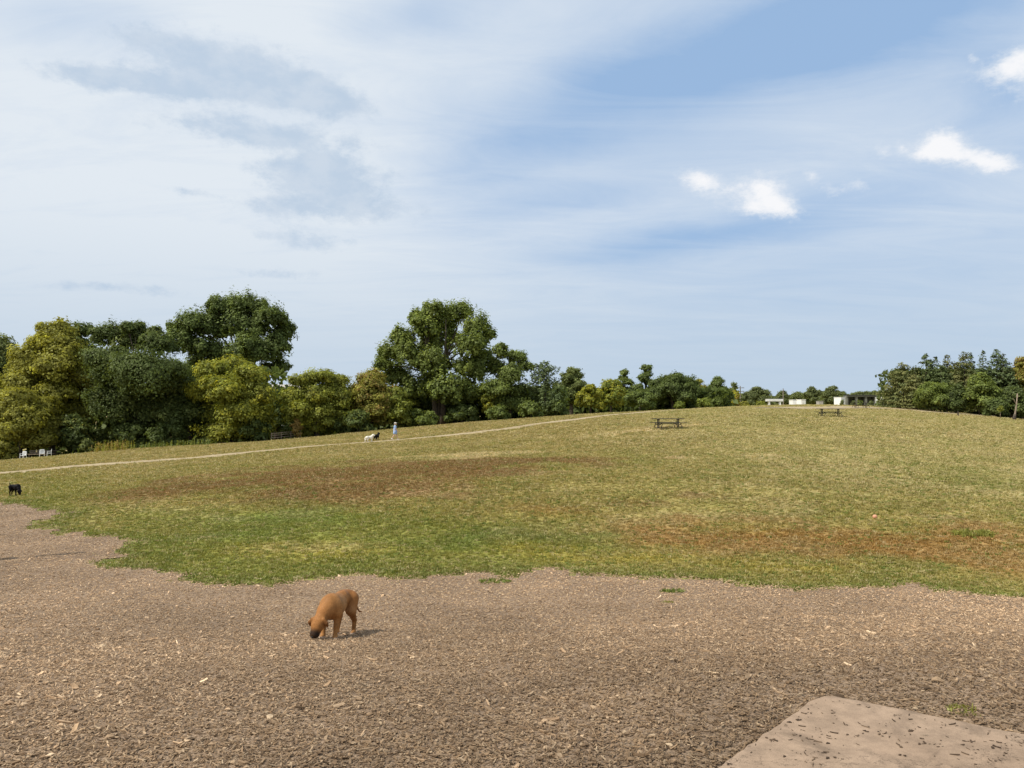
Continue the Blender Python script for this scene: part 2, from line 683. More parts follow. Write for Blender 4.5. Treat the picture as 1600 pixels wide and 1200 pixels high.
def fn_path(t):
    co = objco(t)
    n1 = t.noise(co, 1.1, 5.0, 0.65)
    n2 = t.noise(co, 14.0, 4.0, 0.7)
    c = t.mix(t.ramp(n1, .32, .68), (.29, .225, .130), (.43, .345, .215))
    c = t.mixmul(1.0, c, t.grey(t.ramp(n2, .25, .75, .72, 1.2)))
    return principled(t, c, 0.95, n2, 0.5, 0.03, 0.1)


M_PATH = mat('dirt_path', fn_path)

# ------------------------------------------------------------------ ground layout
_edge = [(0, 784), (40, 790), (105, 801), (85, 812), (60, 824), (100, 832), (150, 838), (190, 845), (224, 847), (195, 853), (181, 861),
         (172, 878), (200, 890), (260, 897), (300, 908), (350, 912), (420, 915), (470, 907), (520, 905), (555, 898), (600, 907), (650, 908),
         (690, 901), (760, 894), (800, 899), (870, 892), (930, 900), (980, 898), (1030, 907), (1080, 904), (1130, 908), (1180, 915),
         (1240, 921), (1300, 920), (1360, 916), (1420, 912), (1460, 918), (1510, 930), (1560, 934), (1600, 937)]
_eh = [hit(*p) for p in _edge]
MULCH = np.array([[-60, 36], [-45, 40]] + [[p[0], p[1]] for p in _eh] + [[13, 12.5], [30, 11], [30, -9], [-60, -9]])


def mulch_sd(X, Y):
    """signed distance, positive inside the wood chip area, with a ragged rim"""
    d, ins = seg_dist(X, Y, MULCH)
    s = np.where(ins, d, -d)
    r = np.hypot(X, Y)
    return s + (fbm(X * 1.3, Y * 1.3, 31, 5) - 0.5) * 1.5 * np.clip(r / 20, .5, 1.3) + (fbm(X * 6, Y * 6, 37, 2) - .5) * .35


def px_poly(pts):
    return np.array([hit(*p)[:2] for p in pts])


PATCHES = [  # (colour, outline in photograph pixels laid on the ground, soft edge m, strength)
    ('brown', px_poly([(170, 772), (300, 746), (500, 727), (700, 715), (900, 709), (980, 715), (930, 728), (800, 746), (700, 776), (580, 800), (430, 796), (280, 786)]), 4.4, .78),
    ('brown', px_poly([(960, 785), (1080, 768), (1120, 772), (1060, 792)]), 2.0, .7),
    ('rust', px_poly([(900, 846), (1040, 818), (1160, 810), (1330, 820), (1480, 818), (1640, 812), (1700, 900), (1600, 908), (1420, 896), (1250, 876), (1080, 868)]), 2.6, .78),
    ('rust', px_poly([(640, 862), (720, 850), (780, 862), (720, 876)]), 1.0, .6),
    ('rust', px_poly([(760, 792), (860, 782), (930, 800), (820, 812)]), 1.6, .5),
    ('straw', px_poly([(600, 716), (720, 708), (840, 704), (880, 710), (760, 716), (660, 722)]), 1.4, .9),
    ('straw', px_poly([(930, 679), (1010, 668), (1095, 663), (1100, 667), (1020, 674), (960, 682)]), 1.0, .8),
    ('straw', px_poly([(1180, 768), (1300, 762), (1360, 770), (1260, 776)]), 1.5, .6),
    ('straw', px_poly([(1060, 716), (1200, 708), (1290, 714), (1180, 722)]), 1.5, .5),
    ('green', px_poly([(60, 812), (240, 790), (420, 788), (600, 790), (820, 806), (900, 860), (700, 905), (420, 905), (200, 880)]), 2.5, .80),
    ('green', px_poly([(0, 745), (160, 740), (180, 765), (60, 790), (0, 780)]), 2.0, .55),
    ('vivid', px_poly([(300, 812), (440, 800), (560, 806), (480, 834), (350, 838)]), 2.0, .75),
    ('vivid', px_poly([(600, 840), (720, 830), (800, 842), (700, 858)]), 1.4, .7),
    ('vivid', px_poly([(890, 846), (960, 842), (1000, 858), (930, 872)]), 1.2, .5),
    ('gold', px_poly([(380, 860), (520, 850), (600, 868), (480, 884)]), 1.5, .45),
    ('gold', px_poly([(820, 858), (1000, 862), (1250, 878), (1480, 898), (1300, 900), (1000, 884), (850, 882)]), 1.2, .7),
    ('green', px_poly([(1220, 800), (1330, 790), (1440, 800), (1330, 815)]), 1.5, .5),
    ('drybrown', px_poly([(1400, 636), (1500, 643), (1620, 650), (1620, 656), (1500, 645.5), (1400, 638.5)]), 1.5, .8),
]
PAL = {  # linear albedo
    'olive': (.275, .222, .074), 'olive2': (.315, .250, .105), 'tan': (.365, .308, .148), 'brown': (.205, .112, .050), 'rust': (.275, .150, .050),
    'straw': (.46, .365, .205), 'green': (.200, .195, .044), 'vivid': (.150, .180, .038), 'gold': (.33, .265, .055), 'drybrown': (.22, .16, .085)}
PAL = {k: np.array(v) * np.array([1.15, 1.16, 1.12]) for k, v in PAL.items()}


def field_col(X, Y, want_brown=False):
    n = X.size
    r = np.hypot(X, Y)
    f1 = fbm(X / 7, Y / 7, 41, 4)
    f2 = fbm(X / 2.2, Y / 2.2, 51, 3)
    f3 = fbm(X / 0.6, Y / 0.6, 61, 2)
    far = smooth01((r - 25) / 35)[:, None]
    base = PAL['olive'] * (1 - far) + PAL['olive2'] * far
    right = (smooth01((X - 2) / 18) * smooth01((Y - 22) / 12))[:, None] * .88
    base = base * (1 - right) + PAL['tan'] * right
    m = smooth01((f1 - .50) / .22)[:, None]
    mm = .50 * m * (1 - .55 * far)
    base = base * (1 - mm) + PAL['green'] * mm
    brown = np.zeros((n, 1))
    for name, poly, soft, k in PATCHES:
        d, ins = seg_dist(X, Y, poly)
        s = np.where(ins, d, -d)
        a = smooth01((s + (f2 - .5) * soft * 2.6 + (f1 - .5) * soft * 2.2 + soft * .35) / (soft * 1.3))[:, None] * k
        a = a * (0.80 + .4 * (f3[:, None]))
        a = np.clip(a, 0, 1)
        base = base * (1 - a) + PAL[name] * a
        if name in ('brown', 'rust'):
            brown = np.maximum(brown, a * .6)
    # bands of straw and of fresh green everywhere
    keepb = 1 - brown
    s2 = smooth01((f2 - .58) / .14)[:, None] * .30 * keepb
    base = base * (1 - s2) + PAL['straw'] * .85 * s2
    g2 = smooth01((.42 - f2) / .14)[:, None] * .30 * keepb
    base = base * (1 - g2) + PAL['green'] * g2
    # greener rim where the grass meets the chips
    sd = mulch_sd(X, Y)
    rim = (np.exp(-np.clip(-sd, 0, 50) / .9) * .75)[:, None]
    base = base * (1 - rim) + (PAL['vivid'] * .95) * rim
    out = base * (.86 + .28 * f3)[:, None]
    return (out, brown[:, 0]) if want_brown else out


# the ground: one polar sheet reaching the horizon, finest where it is seen
th = np.concatenate([np.linspace(-math.pi, -.86, 50, endpoint=False), np.linspace(-.84, .84, 380, endpoint=False), np.linspace(.86, math.pi, 50, endpoint=False)])
rr = np.concatenate([np.geomspace(.8, 230, 310), np.geomspace(245, 4500, 24)])
NT_, NR_ = len(th), len(rr)
TX = (rr[:, None] * np.sin(th)[None]).ravel()
TY = (rr[:, None] * np.cos(th)[None]).ravel()
TZ = H(TX, TY)
ii, jj = np.meshgrid(np.arange(NR_ - 1), np.arange(NT_), indexing='ij')
TF = np.stack([ii * NT_ + jj, (ii + 1) * NT_ + jj, (ii + 1) * NT_ + (jj + 1) % NT_, ii * NT_ + (jj + 1) % NT_], -1).reshape(-1, 4)[:, ::-1]
TCOL = field_col(TX, TY)
TV = np.c_[TX, TY, TZ]
TSD = mulch_sd(TX, TY)
field = obj('grass_field', make_mesh('grass_field', np.r_[TV, [[0, 0, float(H(0, 0))]]], TF, np.r_[TCOL, TCOL[:1]], True), M_FIELD)
tag(field, kind='structure', label='sloping meadow of dry and green grass')

# the wood chip area, a thin layer on the ground
inside = (TSD[TF] > -0.02).all(1) & (np.hypot(TX, TY)[TF] < 75).all(1)
mf = TF[inside]
used, inv = np.unique(mf, return_inverse=True)
MV = TV[used].copy()
MV[:, 2] += .015 + .02 * fbm(MV[:, 0] * 2, MV[:, 1] * 2, 3, 3)
mulch = obj('mulch_ground', make_mesh('mulch_ground', MV, inv.reshape(-1, 4), None, True), M_MULCH)
tag(mulch, kind='structure', label='wide bed of brown wood chips')


def strip(name, pix, width, lift=.03, n=160, wend=None):
    P = np.array([hit(*p)[:2] if len(p) == 2 else np.array(p[:2]) for p in pix])
    d = np.r_[0, np.cumsum(np.hypot(*np.diff(P, axis=0).T))]
    s = np.linspace(0, d[-1], n)
    c = np.c_[np.interp(s, d, P[:, 0]), np.interp(s, d, P[:, 1])]
    for _ in range(6):
        c[1:-1] = (c[:-2] + 2 * c[1:-1] + c[2:]) / 4
    tg = np.gradient(c, axis=0)
    tg /= np.linalg.norm(tg, axis=1)[:, None]
    nr = np.c_[-tg[:, 1], tg[:, 0]]
    width = np.full(n, width) if wend is None else width + (wend - width) * smooth01((np.linspace(0, 1, n) - .30) / .25)
    m = 7
    rows = []
    for k in range(m):
        u = k / (m - 1) - .5
        w = width * (1 + 1.7 * (fbm(s / 2.6, s * 0 + k * .0, 71 + (k > 3) * 7, 4) - .5))
        q = c + nr * (u * w)[:, None]
        rows.append(np.c_[q, H(q[:, 0], q[:, 1]) + lift + .012 * (1 - (2 * u) ** 2)])
    V = np.stack(rows, 1).reshape(-1, 3)
    a, b = np.meshgrid(np.arange(n - 1), np.arange(m - 1), indexing='ij')
    Fq = np.stack([a * m + b, (a + 1) * m + b, (a + 1) * m + b + 1, a * m + b + 1], -1).reshape(-1, 4)
    o = obj(name, make_mesh(name, V, Fq, None, True), M_PATH)
    tag(o, kind='structure')
    return o, np.c_[c, width / 2]


path1, PATH_C = strip('dirt_path', [(-120, 750), (0, 740), (130, 728), (300, 716), (430, 703), (560, 692.5), (640, 686), (720, 678.5), (800, 669), (870, 659), (930, 651.5), (1000, 645), (1060, 641), (1130, 637.5)], 3.1, n=320)
path1['label'] = 'pale dirt footpath climbing past the trees'
path2, PATH2_C = strip('dirt_track', [(1215, 637.8), (1260, 637.4), (1290, 637), (1345, 636.4), (1400, 639), (1500, 647), (1560, 651.5), (1640, 657), (1800, 668)], 8.5, .05, 240, 3.2)
path2['label'] = 'pale dirt track along the dark conifers'


me = bpy.data.meshes.new('concrete_pad')
nb = len(SLAB_RIM)
me.from_pydata([(x, y, -.15) for x, y in SLAB_RIM] + [(x, y, .036) for x, y in SLAB_RIM] + [tuple((p * .992 + SLAB.mean(0) * .008)) + (.045,) for p in SLAB_RIM], [],
               [tuple(range(2 * nb, 3 * nb))] + [(i, (i + 1) % nb, nb + (i + 1) % nb, nb + i) for i in range(nb)] +
               [(nb + i, nb + (i + 1) % nb, 2 * nb + (i + 1) % nb, 2 * nb + i) for i in range(nb)])
me.update()
import bmesh
bm = bmesh.new()
bm.from_mesh(me)
bmesh.ops.recalc_face_normals(bm, faces=bm.faces)
bm.to_mesh(me)
bm.free()
slab = obj('concrete_pavement', me, M_SLAB)
tag(slab, kind='structure', label='tan concrete pad with a clipped corner')


# ------------------------------------------------------------------ scattering (uncountable ground cover)
def scatter(name, P, rot, scl, col, idx, protos, label, cat):
    me = bpy.data.meshes.new(name)
    me.vertices.add(len(P))
    me.vertices.foreach_set('co', np.ascontiguousarray(P, np.float32).ravel())
    for nm, ty, arr, key in (('irot', 'FLOAT_VECTOR', rot, 'vector'), ('iscl', 'FLOAT_VECTOR', scl, 'vector'),
                             ('icol', 'FLOAT_COLOR', np.c_[col, np.ones(len(col))], 'color'), ('iidx', 'INT', idx, 'value')):
        a = me.attributes.new(nm, ty, 'POINT')
        a.data.foreach_set(key, np.ascontiguousarray(arr, np.int32 if ty == 'INT' else np.float32).ravel())
    o = obj(name, me)
    g = bpy.data.node_groups.new(name, 'GeometryNodeTree')
    g.interface.new_socket('Geometry', in_out='INPUT', socket_type='NodeSocketGeometry')
    g.interface.new_socket('Geometry', in_out='OUTPUT', socket_type='NodeSocketGeometry')
    N, L = g.nodes, g.links
    gi, go = N.new('NodeGroupInput'), N.new('NodeGroupOutput')
    join = N.new('GeometryNodeJoinGeometry')
    for p in reversed(protos):
        oi = N.new('GeometryNodeObjectInfo')
        oi.inputs['Object'].default_value = p
        oi.inputs['As Instance'].default_value = True
        L.new(oi.outputs['Geometry'], join.inputs[0])
    ip = N.new('GeometryNodeInstanceOnPoints')
    L.new(gi.outputs[0], ip.inputs['Points'])
    L.new(join.outputs[0], ip.inputs['Instance'])
    ip.inputs['Pick Instance'].default_value = True
    for nm, ty, sock in (('iidx', 'INT', 'Instance Index'), ('irot', 'FLOAT_VECTOR', 'Rotation'), ('iscl', 'FLOAT_VECTOR', 'Scale')):
        na = N.new('GeometryNodeInputNamedAttribute')
        na.data_type = ty
        na.inputs['Name'].default_value = nm
        src = na.outputs['Attribute']
        L.new(src, ip.inputs[sock])
    L.new(ip.outputs[0], go.inputs[0])
    md = o.modifiers.new('scatter', 'NODES')
    md.node_group = g
    return tag(o, label, cat, kind='stuff')


def proto(name, V, Fc, m):
    me = bpy.data.meshes.new(name)
    me.from_pydata([tuple(v) for v in V], [], [tuple(f) for f in Fc])
    me.materials.append(m)
    me.update()
    return bpy.data.objects.new(name, me)       # never linked: only the scatter reads it


def tuft_proto(seed, nb=9, spread=.05, hgt=.09, lean=.6, w=.010):
    r = random.Random(seed)
    V, Fc = [], []
    for i in range(nb):
        a, d = r.uniform(0, 6.28), spread * math.sqrt(r.random())
        bx, by = d * math.cos(a), d * math.sin(a)
        h = hgt * r.uniform(.45, 1.0)
        la = r.uniform(0, 6.28)
        lx, ly = lean * h * math.cos(la) * r.random(), lean * h * math.sin(la) * r.random()
        wa = r.uniform(0, 3.14)
        wx, wy = w * math.cos(wa), w * math.sin(wa)
        b = len(V)
        V += [(bx - wx, by - wy, -.01), (bx + wx, by + wy, -.01), (bx + lx * .4 + wx * .8, by + ly * .4 + wy * .8, h * .6), (bx + lx * .4 - wx * .8, by + ly * .4 - wy * .8, h * .6), (bx + lx, by + ly, h)]
        Fc += [(b, b + 1, b + 2, b + 3), (b + 3, b + 2, b + 4)]
    return V, Fc


def weed_proto(seed, n=12, spread=.06, hgt=.05):
    """low broad-leaved weed: small tilted leaves"""
    r = random.Random(seed)
    V, Fc = [], []
    for i in range(n):
        a, d = r.uniform(0, 6.28), spread * math.sqrt(r.random())
        c = Vector((d * math.cos(a), d * math.sin(a), hgt * r.uniform(.3, 1)))
        u = Vector((math.cos(a), math.sin(a), r.uniform(-.2, .7))).normalized() * r.uniform(.018, .03)
        w = u.cross(Vector((0, 0, 1))).normalized() * r.uniform(.008, .014)
        b = len(V)
        V += [tuple(c - u), tuple(c + w), tuple(c + u), tuple(c - w)]
        Fc += [(b, b + 1, b + 2, b + 3)]
    return V, Fc


TUFTS = [proto('tuft', *tuft_proto(i), M_BLADE) for i in range(5)] + [proto('weed', *weed_proto(i + 20), M_BLADE) for i in range(3)]


def sample_polar(n, r0, r1, power, half=.70):
    """radial density ~ r**-power per area"""
    e = 2 - power
    u = rng.random(n)
    r = (r0 ** e + u * (r1 ** e - r0 ** e)) ** (1 / e)
    a = rng.uniform(-half, half, n)
    return r * np.sin(a), r * np.cos(a), r


def near_paths(X, Y):
    d = np.full(X.shape, 1e9)
    for cc in (PATH_C, PATH2_C):
        for q in cc[::4]:
            d = np.minimum(d, np.hypot(X - q[0], Y - q[1]) - q[2])
    return d


def grass():
    X, Y, r = sample_polar(420000, 12.5, 165, 1.45)
    sd = mulch_sd(X, Y)
    out = rng.exponential(.16, len(X)) * (fbm(X * 2.5, Y * 2.5, 39, 2) > .5)
    keep = sd < out
    pd = near_paths(X, Y)
    keep &= pd > -.62 + .75 * rng.random(len(X))
    X, Y, r, sd = X[keep], Y[keep], r[keep], sd[keep]
    c, brown = field_col(X, Y, True)
    n = len(X)
    j = rng.normal(1, .14, n).clip(.5, 1.6)[:, None]
    c = c * j
    y = (rng.random(n) < .13 * (1 - brown))[:, None]
    c = np.where(y, c * .35 + PAL['straw'] * .62, c)
    g = (rng.random(n) < .15 * (1 - brown) * (1 - .6 * smooth01((r - 30) / 40)))[:, None]
    c = np.where(g, PAL['vivid'] * .9, c)
    z = H(X, Y)
    rot = np.c_[rng.normal(0, .12, n), rng.normal(0, .12, n), rng.uniform(0, 6.28, n)]
    tall = fbm(X / 3, Y / 3, 81, 3)
    s = (.55 + .55 * rng.random(n)) * (.55 + .9 * tall) * (.9 + .55 * smooth01((r - 14) / 60))
    rim = np.exp(-np.clip(-sd, 0, 40) / .5)
    s = s * (1 + .35 * rim * (sd < -.1)) * np.where(sd > 0, .7, 1)
    scl = np.c_[s * (1 + r / 55), s * (1 + r / 55), s * 0.82]
    idx = rng.integers(0, 5, n)
    wd = rng.random(n) < np.where(r < 40, .30, .08)
    idx = np.where(wd, rng.integers(5, 8, n), idx)
    scatter('meadow_grass', np.c_[X, Y, z], rot, scl, c, idx, TUFTS, 'short mixed grass and weeds covering the slope', 'grass')


def chip_proto(seed, L, W, T):
    r = random.Random(seed)
    V = []
    for k, u in enumerate((-1, -.2, .9)):
        ww = W * (r.uniform(.45, .8) if k != 1 else 1) / 2
        zz = r.uniform(-.1, .1) * L
        o = r.uniform(-.3, .3) * W
        for sx, sz in ((-1, -1), (1, -1), (1, 1), (-1, 1)):
            V.append((u * L / 2 + r.uniform(-.06, .06) * L, o + sx * ww, zz + sz * T / 2))
    Fc = [(3, 2, 1, 0), (8, 9, 10, 11)]
    for k in range(2):
        for q in range(4):
            Fc.append((k * 4 + q, k * 4 + (q + 1) % 4, k * 4 + 4 + (q + 1) % 4, k * 4 + 4 + q))
    return V, Fc


CHIPS = [proto('chip', *chip_proto(i, L, W, T), M_CHIP) for i, (L, W, T) in enumerate([(.045, .016, .006), (.030, .018, .006), (.060, .012, .006), (.022, .013, .005), (.038, .022, .005), (.07, .009, .007)])]
CHIP_COL = np.array([(.30, .215, .145), (.215, .148, .096), (.36, .270, .190), (.135, .090, .058), (.43, .335, .24), (.095, .064, .043), (.26, .18, .115)])


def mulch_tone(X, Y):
    """chip colour with uneven light painted in: darker by the pad, plus random tone"""
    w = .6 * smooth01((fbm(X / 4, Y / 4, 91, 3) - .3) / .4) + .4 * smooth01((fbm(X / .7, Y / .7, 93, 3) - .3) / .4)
    lighter = smooth01((np.hypot(X - 2, Y - 3) - 2.0) / 11)  # light falloff put into the albedo, darkest by the pad
    return (.70 + .52 * lighter) * (.80 + .40 * w)


def chips():
    X, Y, r = sample_polar(480000, 3.3, 44, 1.40, .78)
    sd = mulch_sd(X, Y)
    k = sd > -rng.exponential(.14, len(X))
    _, ins = seg_dist(X, Y, SLAB)
    k &= ~ins
    X, Y, r = X[k], Y[k], r[k]
    n = len(X)
    z = H(X, Y) + .022 + .02 * fbm(X * 2, Y * 2, 3, 3) - .004 + rng.random(n) * .012
    ci = rng.choice(len(CHIP_COL), n, p=[.22, .22, .16, .14, .08, .08, .10])
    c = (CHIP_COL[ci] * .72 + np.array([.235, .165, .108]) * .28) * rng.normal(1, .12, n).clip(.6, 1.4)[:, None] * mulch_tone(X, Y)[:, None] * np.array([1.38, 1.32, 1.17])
    rot = np.c_[rng.normal(0, .28, n), rng.normal(0, .24, n), rng.uniform(0, 6.28, n)]
    s = (.40 + .50 * rng.random(n) ** 2) * (1 + .035 * np.clip(r - 6, 0, 40) * .6)
    big = rng.random(n) < np.where(r < 11, .02, .008)
    s = np.where(big, s * rng.uniform(1.5, 2.6, n), s)
    c = np.where((big & (rng.random(n) < .5))[:, None], c * 1.45, c)
    scl = np.c_[s, s, s]
    scatter('wood_chips', np.c_[X, Y, z], rot, scl, c, rng.integers(0, len(CHIPS), n), CHIPS, 'loose brown wood chips strewn over the ground', 'wood chips')
    # chips kicked onto the pad, lying in drifts
    n = 9000
    a, b = rng.uniform(0, 3.2, n), rng.uniform(0, 4.5, n)
    o = c1 * .5 + c2 * .5
    Q = o + dl * a[:, None] * 1.0 + dr * b[:, None]
    dn = fbm(Q[:, 0] * 2.4, Q[:, 1] * 2.4, 101, 4) + .42 * np.exp(-np.minimum(a, b) / .07)
    _, ins = seg_dist(Q[:, 0], Q[:, 1], SLAB)
    k = ins & (rng.random(n) < smooth01((dn - .49) / .26) * .52)
    Q = Q[k]
    n = len(Q)
    c = CHIP_COL[rng.choice(len(CHIP_COL), n, p=[.10, .22, .03, .30, .01, .26, .08])] * .62
    s = .24 + .58 * rng.random(n) ** 2.6
    scatter('pad_debris', np.c_[Q, np.full(n, .048)], np.c_[rng.normal(0, .1, n), rng.normal(0, .1, n), rng.uniform(0, 6.28, n)], np.c_[s, s, s], c,
            rng.integers(0, len(CHIPS), n), CHIPS, 'dark wood chips scattered over the concrete pad', 'wood chips')


def patch_weeds(pix, R, n, label, hgt=1.0, colr='vivid'):
    p = hit(*pix)
    a, d = rng.uniform(0, 6.28, n), R * np.sqrt(rng.random(n))
    X, Y = p[0] + d * np.cos(a) * 1.4, p[1] + d * np.sin(a)
    s = (.5 + .6 * rng.random(n)) * hgt
    c = PAL[colr] * rng.normal(1, .2, n).clip(.5, 1.6)[:, None]
    scatter('weed_tuft', np.c_[X, Y, H(X, Y) + .015], np.c_[rng.normal(0, .2, n), rng.normal(0, .2, n), rng.uniform(0, 6.28, n)], np.c_[s, s, s * .9], c,
            rng.integers(0, 8, n), TUFTS, label, 'weeds')


grass()
chips()
patch_weeds((1506, 1119), .075, 26, 'small bright green weed at the edge of the concrete pad', .62, 'green')
patch_weeds((1050, 926), .16, 40, 'lone green weed tuft standing in the open wood chips', .9)
patch_weeds((775, 911), .24, 60, 'green weed tuft just outside the grass edge', .9)
patch_weeds((1042, 944), .07, 14, 'tiny green sprig among the wood chips', .7, 'green')
patch_weeds((1520, 836), .42, 90, 'pale grey green weed clump in the rust coloured grass', 1.7, 'green')

# ------------------------------------------------------------------ trees
LEAFC = {  # linear albedo of foliage
    'green': (.070, .090, .028), 'dark': (.052, .068, .022), 'olive': (.115, .124, .024), 'yellow': (.180, .172, .022), 'yolive': (.132, .128, .028),
    'mid': (.080, .100, .028), 'grey': (.082, .096, .034), 'bright': (.108, .128, .030), 'brown': (.150, .105, .036), 'far': (.074, .086, .036),
    'cedar': (.050, .064, .024), 'cedarbrown': (.080, .076, .028), 'spruce': (.044, .058, .027)}
LEAFC = {k: np.array(v) * np.array([2.10, 2.10, 1.95]) for k, v in LEAFC.items()}


def unit(v):
    return v / (np.linalg.norm(v, axis=-1, keepdims=True) + 1e-9)


def leaf_quads(P, Nn, s, r, asp=.62, fold=.18):
    """folded rhombus leaf sprays"""
    n = len(P)
    t1 = unit(np.cross(Nn, r.normal(size=(n, 3))))
    t2 = np.cross(Nn, t1)
    s = s[:, None]
    V = np.stack([P - t1 * s, P - t2 * s * asp + Nn * s * fold, P + t1 * s, P + t2 * s * asp + Nn * s * fold], 1).reshape(-1, 3)
    return V, np.arange(4 * n).reshape(-1, 4)


def crown_mesh(name, lobes, size, col, seed, col2=None, mixk=.25, cover=.92, droop=0.0, origin=(0, 0, 0), clumpk=.30, inner=.20, flat=.8, spike=0.0):
    """lobes: rows of centre xyz + radii xyz, in world space"""
    r = np.random.default_rng(seed)
    lobes = np.asarray(lobes, float)
    size = size * .60
    Vs, Cs = [], []
    for li, L in enumerate(lobes):
        c, R = L[:3], L[3:]
        Rm = R.mean()
        area = 4 * math.pi * Rm ** 2
        cl0 = max(clumpk * Rm * 1.25, size * 2.2)
        nc = int(max(14, 1.7 * area / (cl0 * cl0 * 2.0)))
        d = unit(r.normal(size=(nc, 3)))
        d[:, 2] = np.where(d[:, 2] < -.35, -d[:, 2] * .6, d[:, 2])
        d = unit(d)
        rad = r.uniform(.55, 1.0, (nc, 1)) + (r.random((nc, 1)) < .16) * r.uniform(.08, .32, (nc, 1))
        cc = c + R * d * rad
        dep = np.full(nc, 9.0)
        for lj, L2 in enumerate(lobes):
            if lj != li:
                dep = np.minimum(dep, np.linalg.norm((cc - L2[:3]) / L2[3:], axis=1))
        k = dep > .62
        cc, d = cc[k], d[k]
        nc = len(cc)
        if nc == 0:
            continue
        cl = cl0 * r.uniform(.55, 1.35, nc)
        tone = r.normal(1, .20, nc).clip(.55, 1.6)
        yel = smooth01((r.random(nc) - (1 - mixk)) / .25) if col2 is not None else np.zeros(nc)
        per = np.maximum(5, (cover * cl * cl * 1.9 / (size * size * 1.24)).astype(int))
        k = np.repeat(np.arange(nc), per)
        m = len(k)
        off = unit(r.normal(size=(m, 3))) * (r.random((m, 1)) ** .6) * cl[k, None] * r.choice([1.0, 1.0, 1.0, 1.25], (m, 1))
        off[:, 2] *= flat + spike * np.clip(d[k, 2], 0, 1)
        off[:, :2] *= 1 - .3 * (spike > 0)
        P = cc[k] + off
        P[:, 2] -= droop * np.linalg.norm(off[:, :2], axis=1) * r.random(m)
        Nn = unit(.45 * unit(off) + .85 * d[k] + .55 * unit(r.normal(size=(m, 3))) + np.array([0, 0, .35]))
        s = size * r.uniform(.55, 1.35, m)
        V, _ = leaf_quads(P, Nn, s, r)
        lc = LEAFC[col] * (1 - yel[k, None]) + (LEAFC[col2] if col2 else LEAFC[col]) * yel[k, None]
        lc = lc * (tone[k] * r.normal(1, .18, m).clip(.5, 1.6))[:, None]
        Vs.append(V)
        Cs.append(np.repeat(lc, 4, 0))
        ni = int(m * inner * .45)
        if ni:
            P = c + R * unit(r.normal(size=(ni, 3))) * (r.random((ni, 1)) ** .5) * .75
            V, _ = leaf_quads(P, unit(r.normal(size=(ni, 3))), size * 2.0 * r.uniform(.7, 1.3, ni), r)
            Vs.append(V)
            Cs.append(np.repeat(LEAFC[col] * r.normal(1, .15, (ni, 1)).clip(.6, 1.4), 4, 0))
    V = np.concatenate(Vs) - np.asarray(origin)
    return make_mesh(name, V, np.arange(len(V)).reshape(-1, 4), np.concatenate(Cs))


def trunk_builder(base, lobes, rad, seed, stems=1, top=None):
    """tapered trunk(s) with limbs reaching into the lobes; world coords minus base"""
    r = random.Random(seed)
    mb = MB()
    lobes = np.asarray(lobes, float)
    b = np.asarray(base, float)
    zt = lobes[:, 2].max() - b[2]
    fork = zt * .36
    heads = []
    for s in range(stems):
        ox, oy = (r.uniform(-1, 1) * rad * 2.2 * (stems > 1), r.uniform(-1, 1) * rad * 2 * (stems > 1))
        lx, ly = r.uniform(-.06, .06) * zt, r.uniform(-.06, .06) * zt
        pts = [(ox, oy, -.3), (ox * 1.1 + lx * .15, oy + ly * .15, fork * .35), (ox * 1.4 + lx * .5, oy * 1.4 + ly * .5, fork), (ox * 2 + lx, oy * 2 + ly, zt * .62), (ox * 2.2 + lx * 1.3, oy * 2.2 + ly * 1.3, zt * .92)]
        mb.tube(pts, [rad * 1.35, rad, rad * .8, rad * .45, rad * .1], 8)
        heads.append((Vector(pts[2]), Vector(pts[3])))
    for L in lobes:
        tgt = Vector(L[:3] - b)
        h = min(heads, key=lambda q: (q[0] - tgt).length)
        st = h[0].lerp(h[1], min(.9, max(0, (tgt.z - h[0].z) / max(.5, h[1].z - h[0].z) * .6)))
        mid = st.lerp(tgt, .5) + Vector((r.uniform(-.3, .3), r.uniform(-.3, .3), .06 * (tgt - st).length))
        mb.tube([st, mid, tgt], [rad * .42, rad * .26, rad * .10], 6)
        for q in range(2):
            e = tgt + Vector((r.uniform(-1, 1) * L[3], r.uniform(-1, 1) * L[4], r.uniform(.0, .8) * L[5]))
            mb.tube([mid.lerp(tgt, .6), mid.lerp(e, .6) + Vector((0, 0, .2)), e], [rad * .16, rad * .1, rad * .04], 5)
    return mb


def auto_lobes(cx, Y, top, bot, half, seed, zb, n=None, depth=1.0):
    """cx, half, in pixels at distance Y; top, bot pixel rows of crown top and bottom"""
    r = random.Random(seed)
    k = Y / F
    w = half * k
    zt, z0 = at(cx, top, Y)[2], max(at(cx, bot, Y)[2], zb + .2)
    h = zt - z0
    X0 = at(cx, top, Y)[0]
    n = n or max(6, int(5 + 5 * h * w / 25))
    out = []
    for i in range(n):
        t = (i + .5) / n
        zc = z0 + h * (.16 + .66 * t)
        prof = (1 - ((t - .38) / .70) ** 2) ** .5 if abs((t - .38) / .70) < 1 else .2
        a = i * 2.39996 + r.uniform(-.4, .4)
        rad = min(w, h * .7) * r.uniform(.40, .55) * (.72 + .3 * prof)
        d = max(0, w * prof - rad * .8) * r.uniform(.75, 1.05)
        out.append((X0 + d * math.cos(a), Y + d * math.sin(a) * depth, min(zc, zt - rad * .8), rad, rad, rad * r.uniform(.75, .9)))
    rad = min(w, h) * .40
    out.append((X0 + r.uniform(-.2, .2) * w, Y, zt - rad * .82, rad, rad, rad * .85))
    return out


def px_lobes(Y, lst, seed, spread=.8):
    r = random.Random(seed)
    out = []
    for (px, py, rx, ry) in lst:
        dy = r.uniform(-1, 1) * spread * rx * Y / F * 1.6
        p = at(px, py, Y + dy)
        out.append((p[0], p[1], p[2], rx * Y / F, rx * Y / F * 1.05, ry * Y / F))
    return out


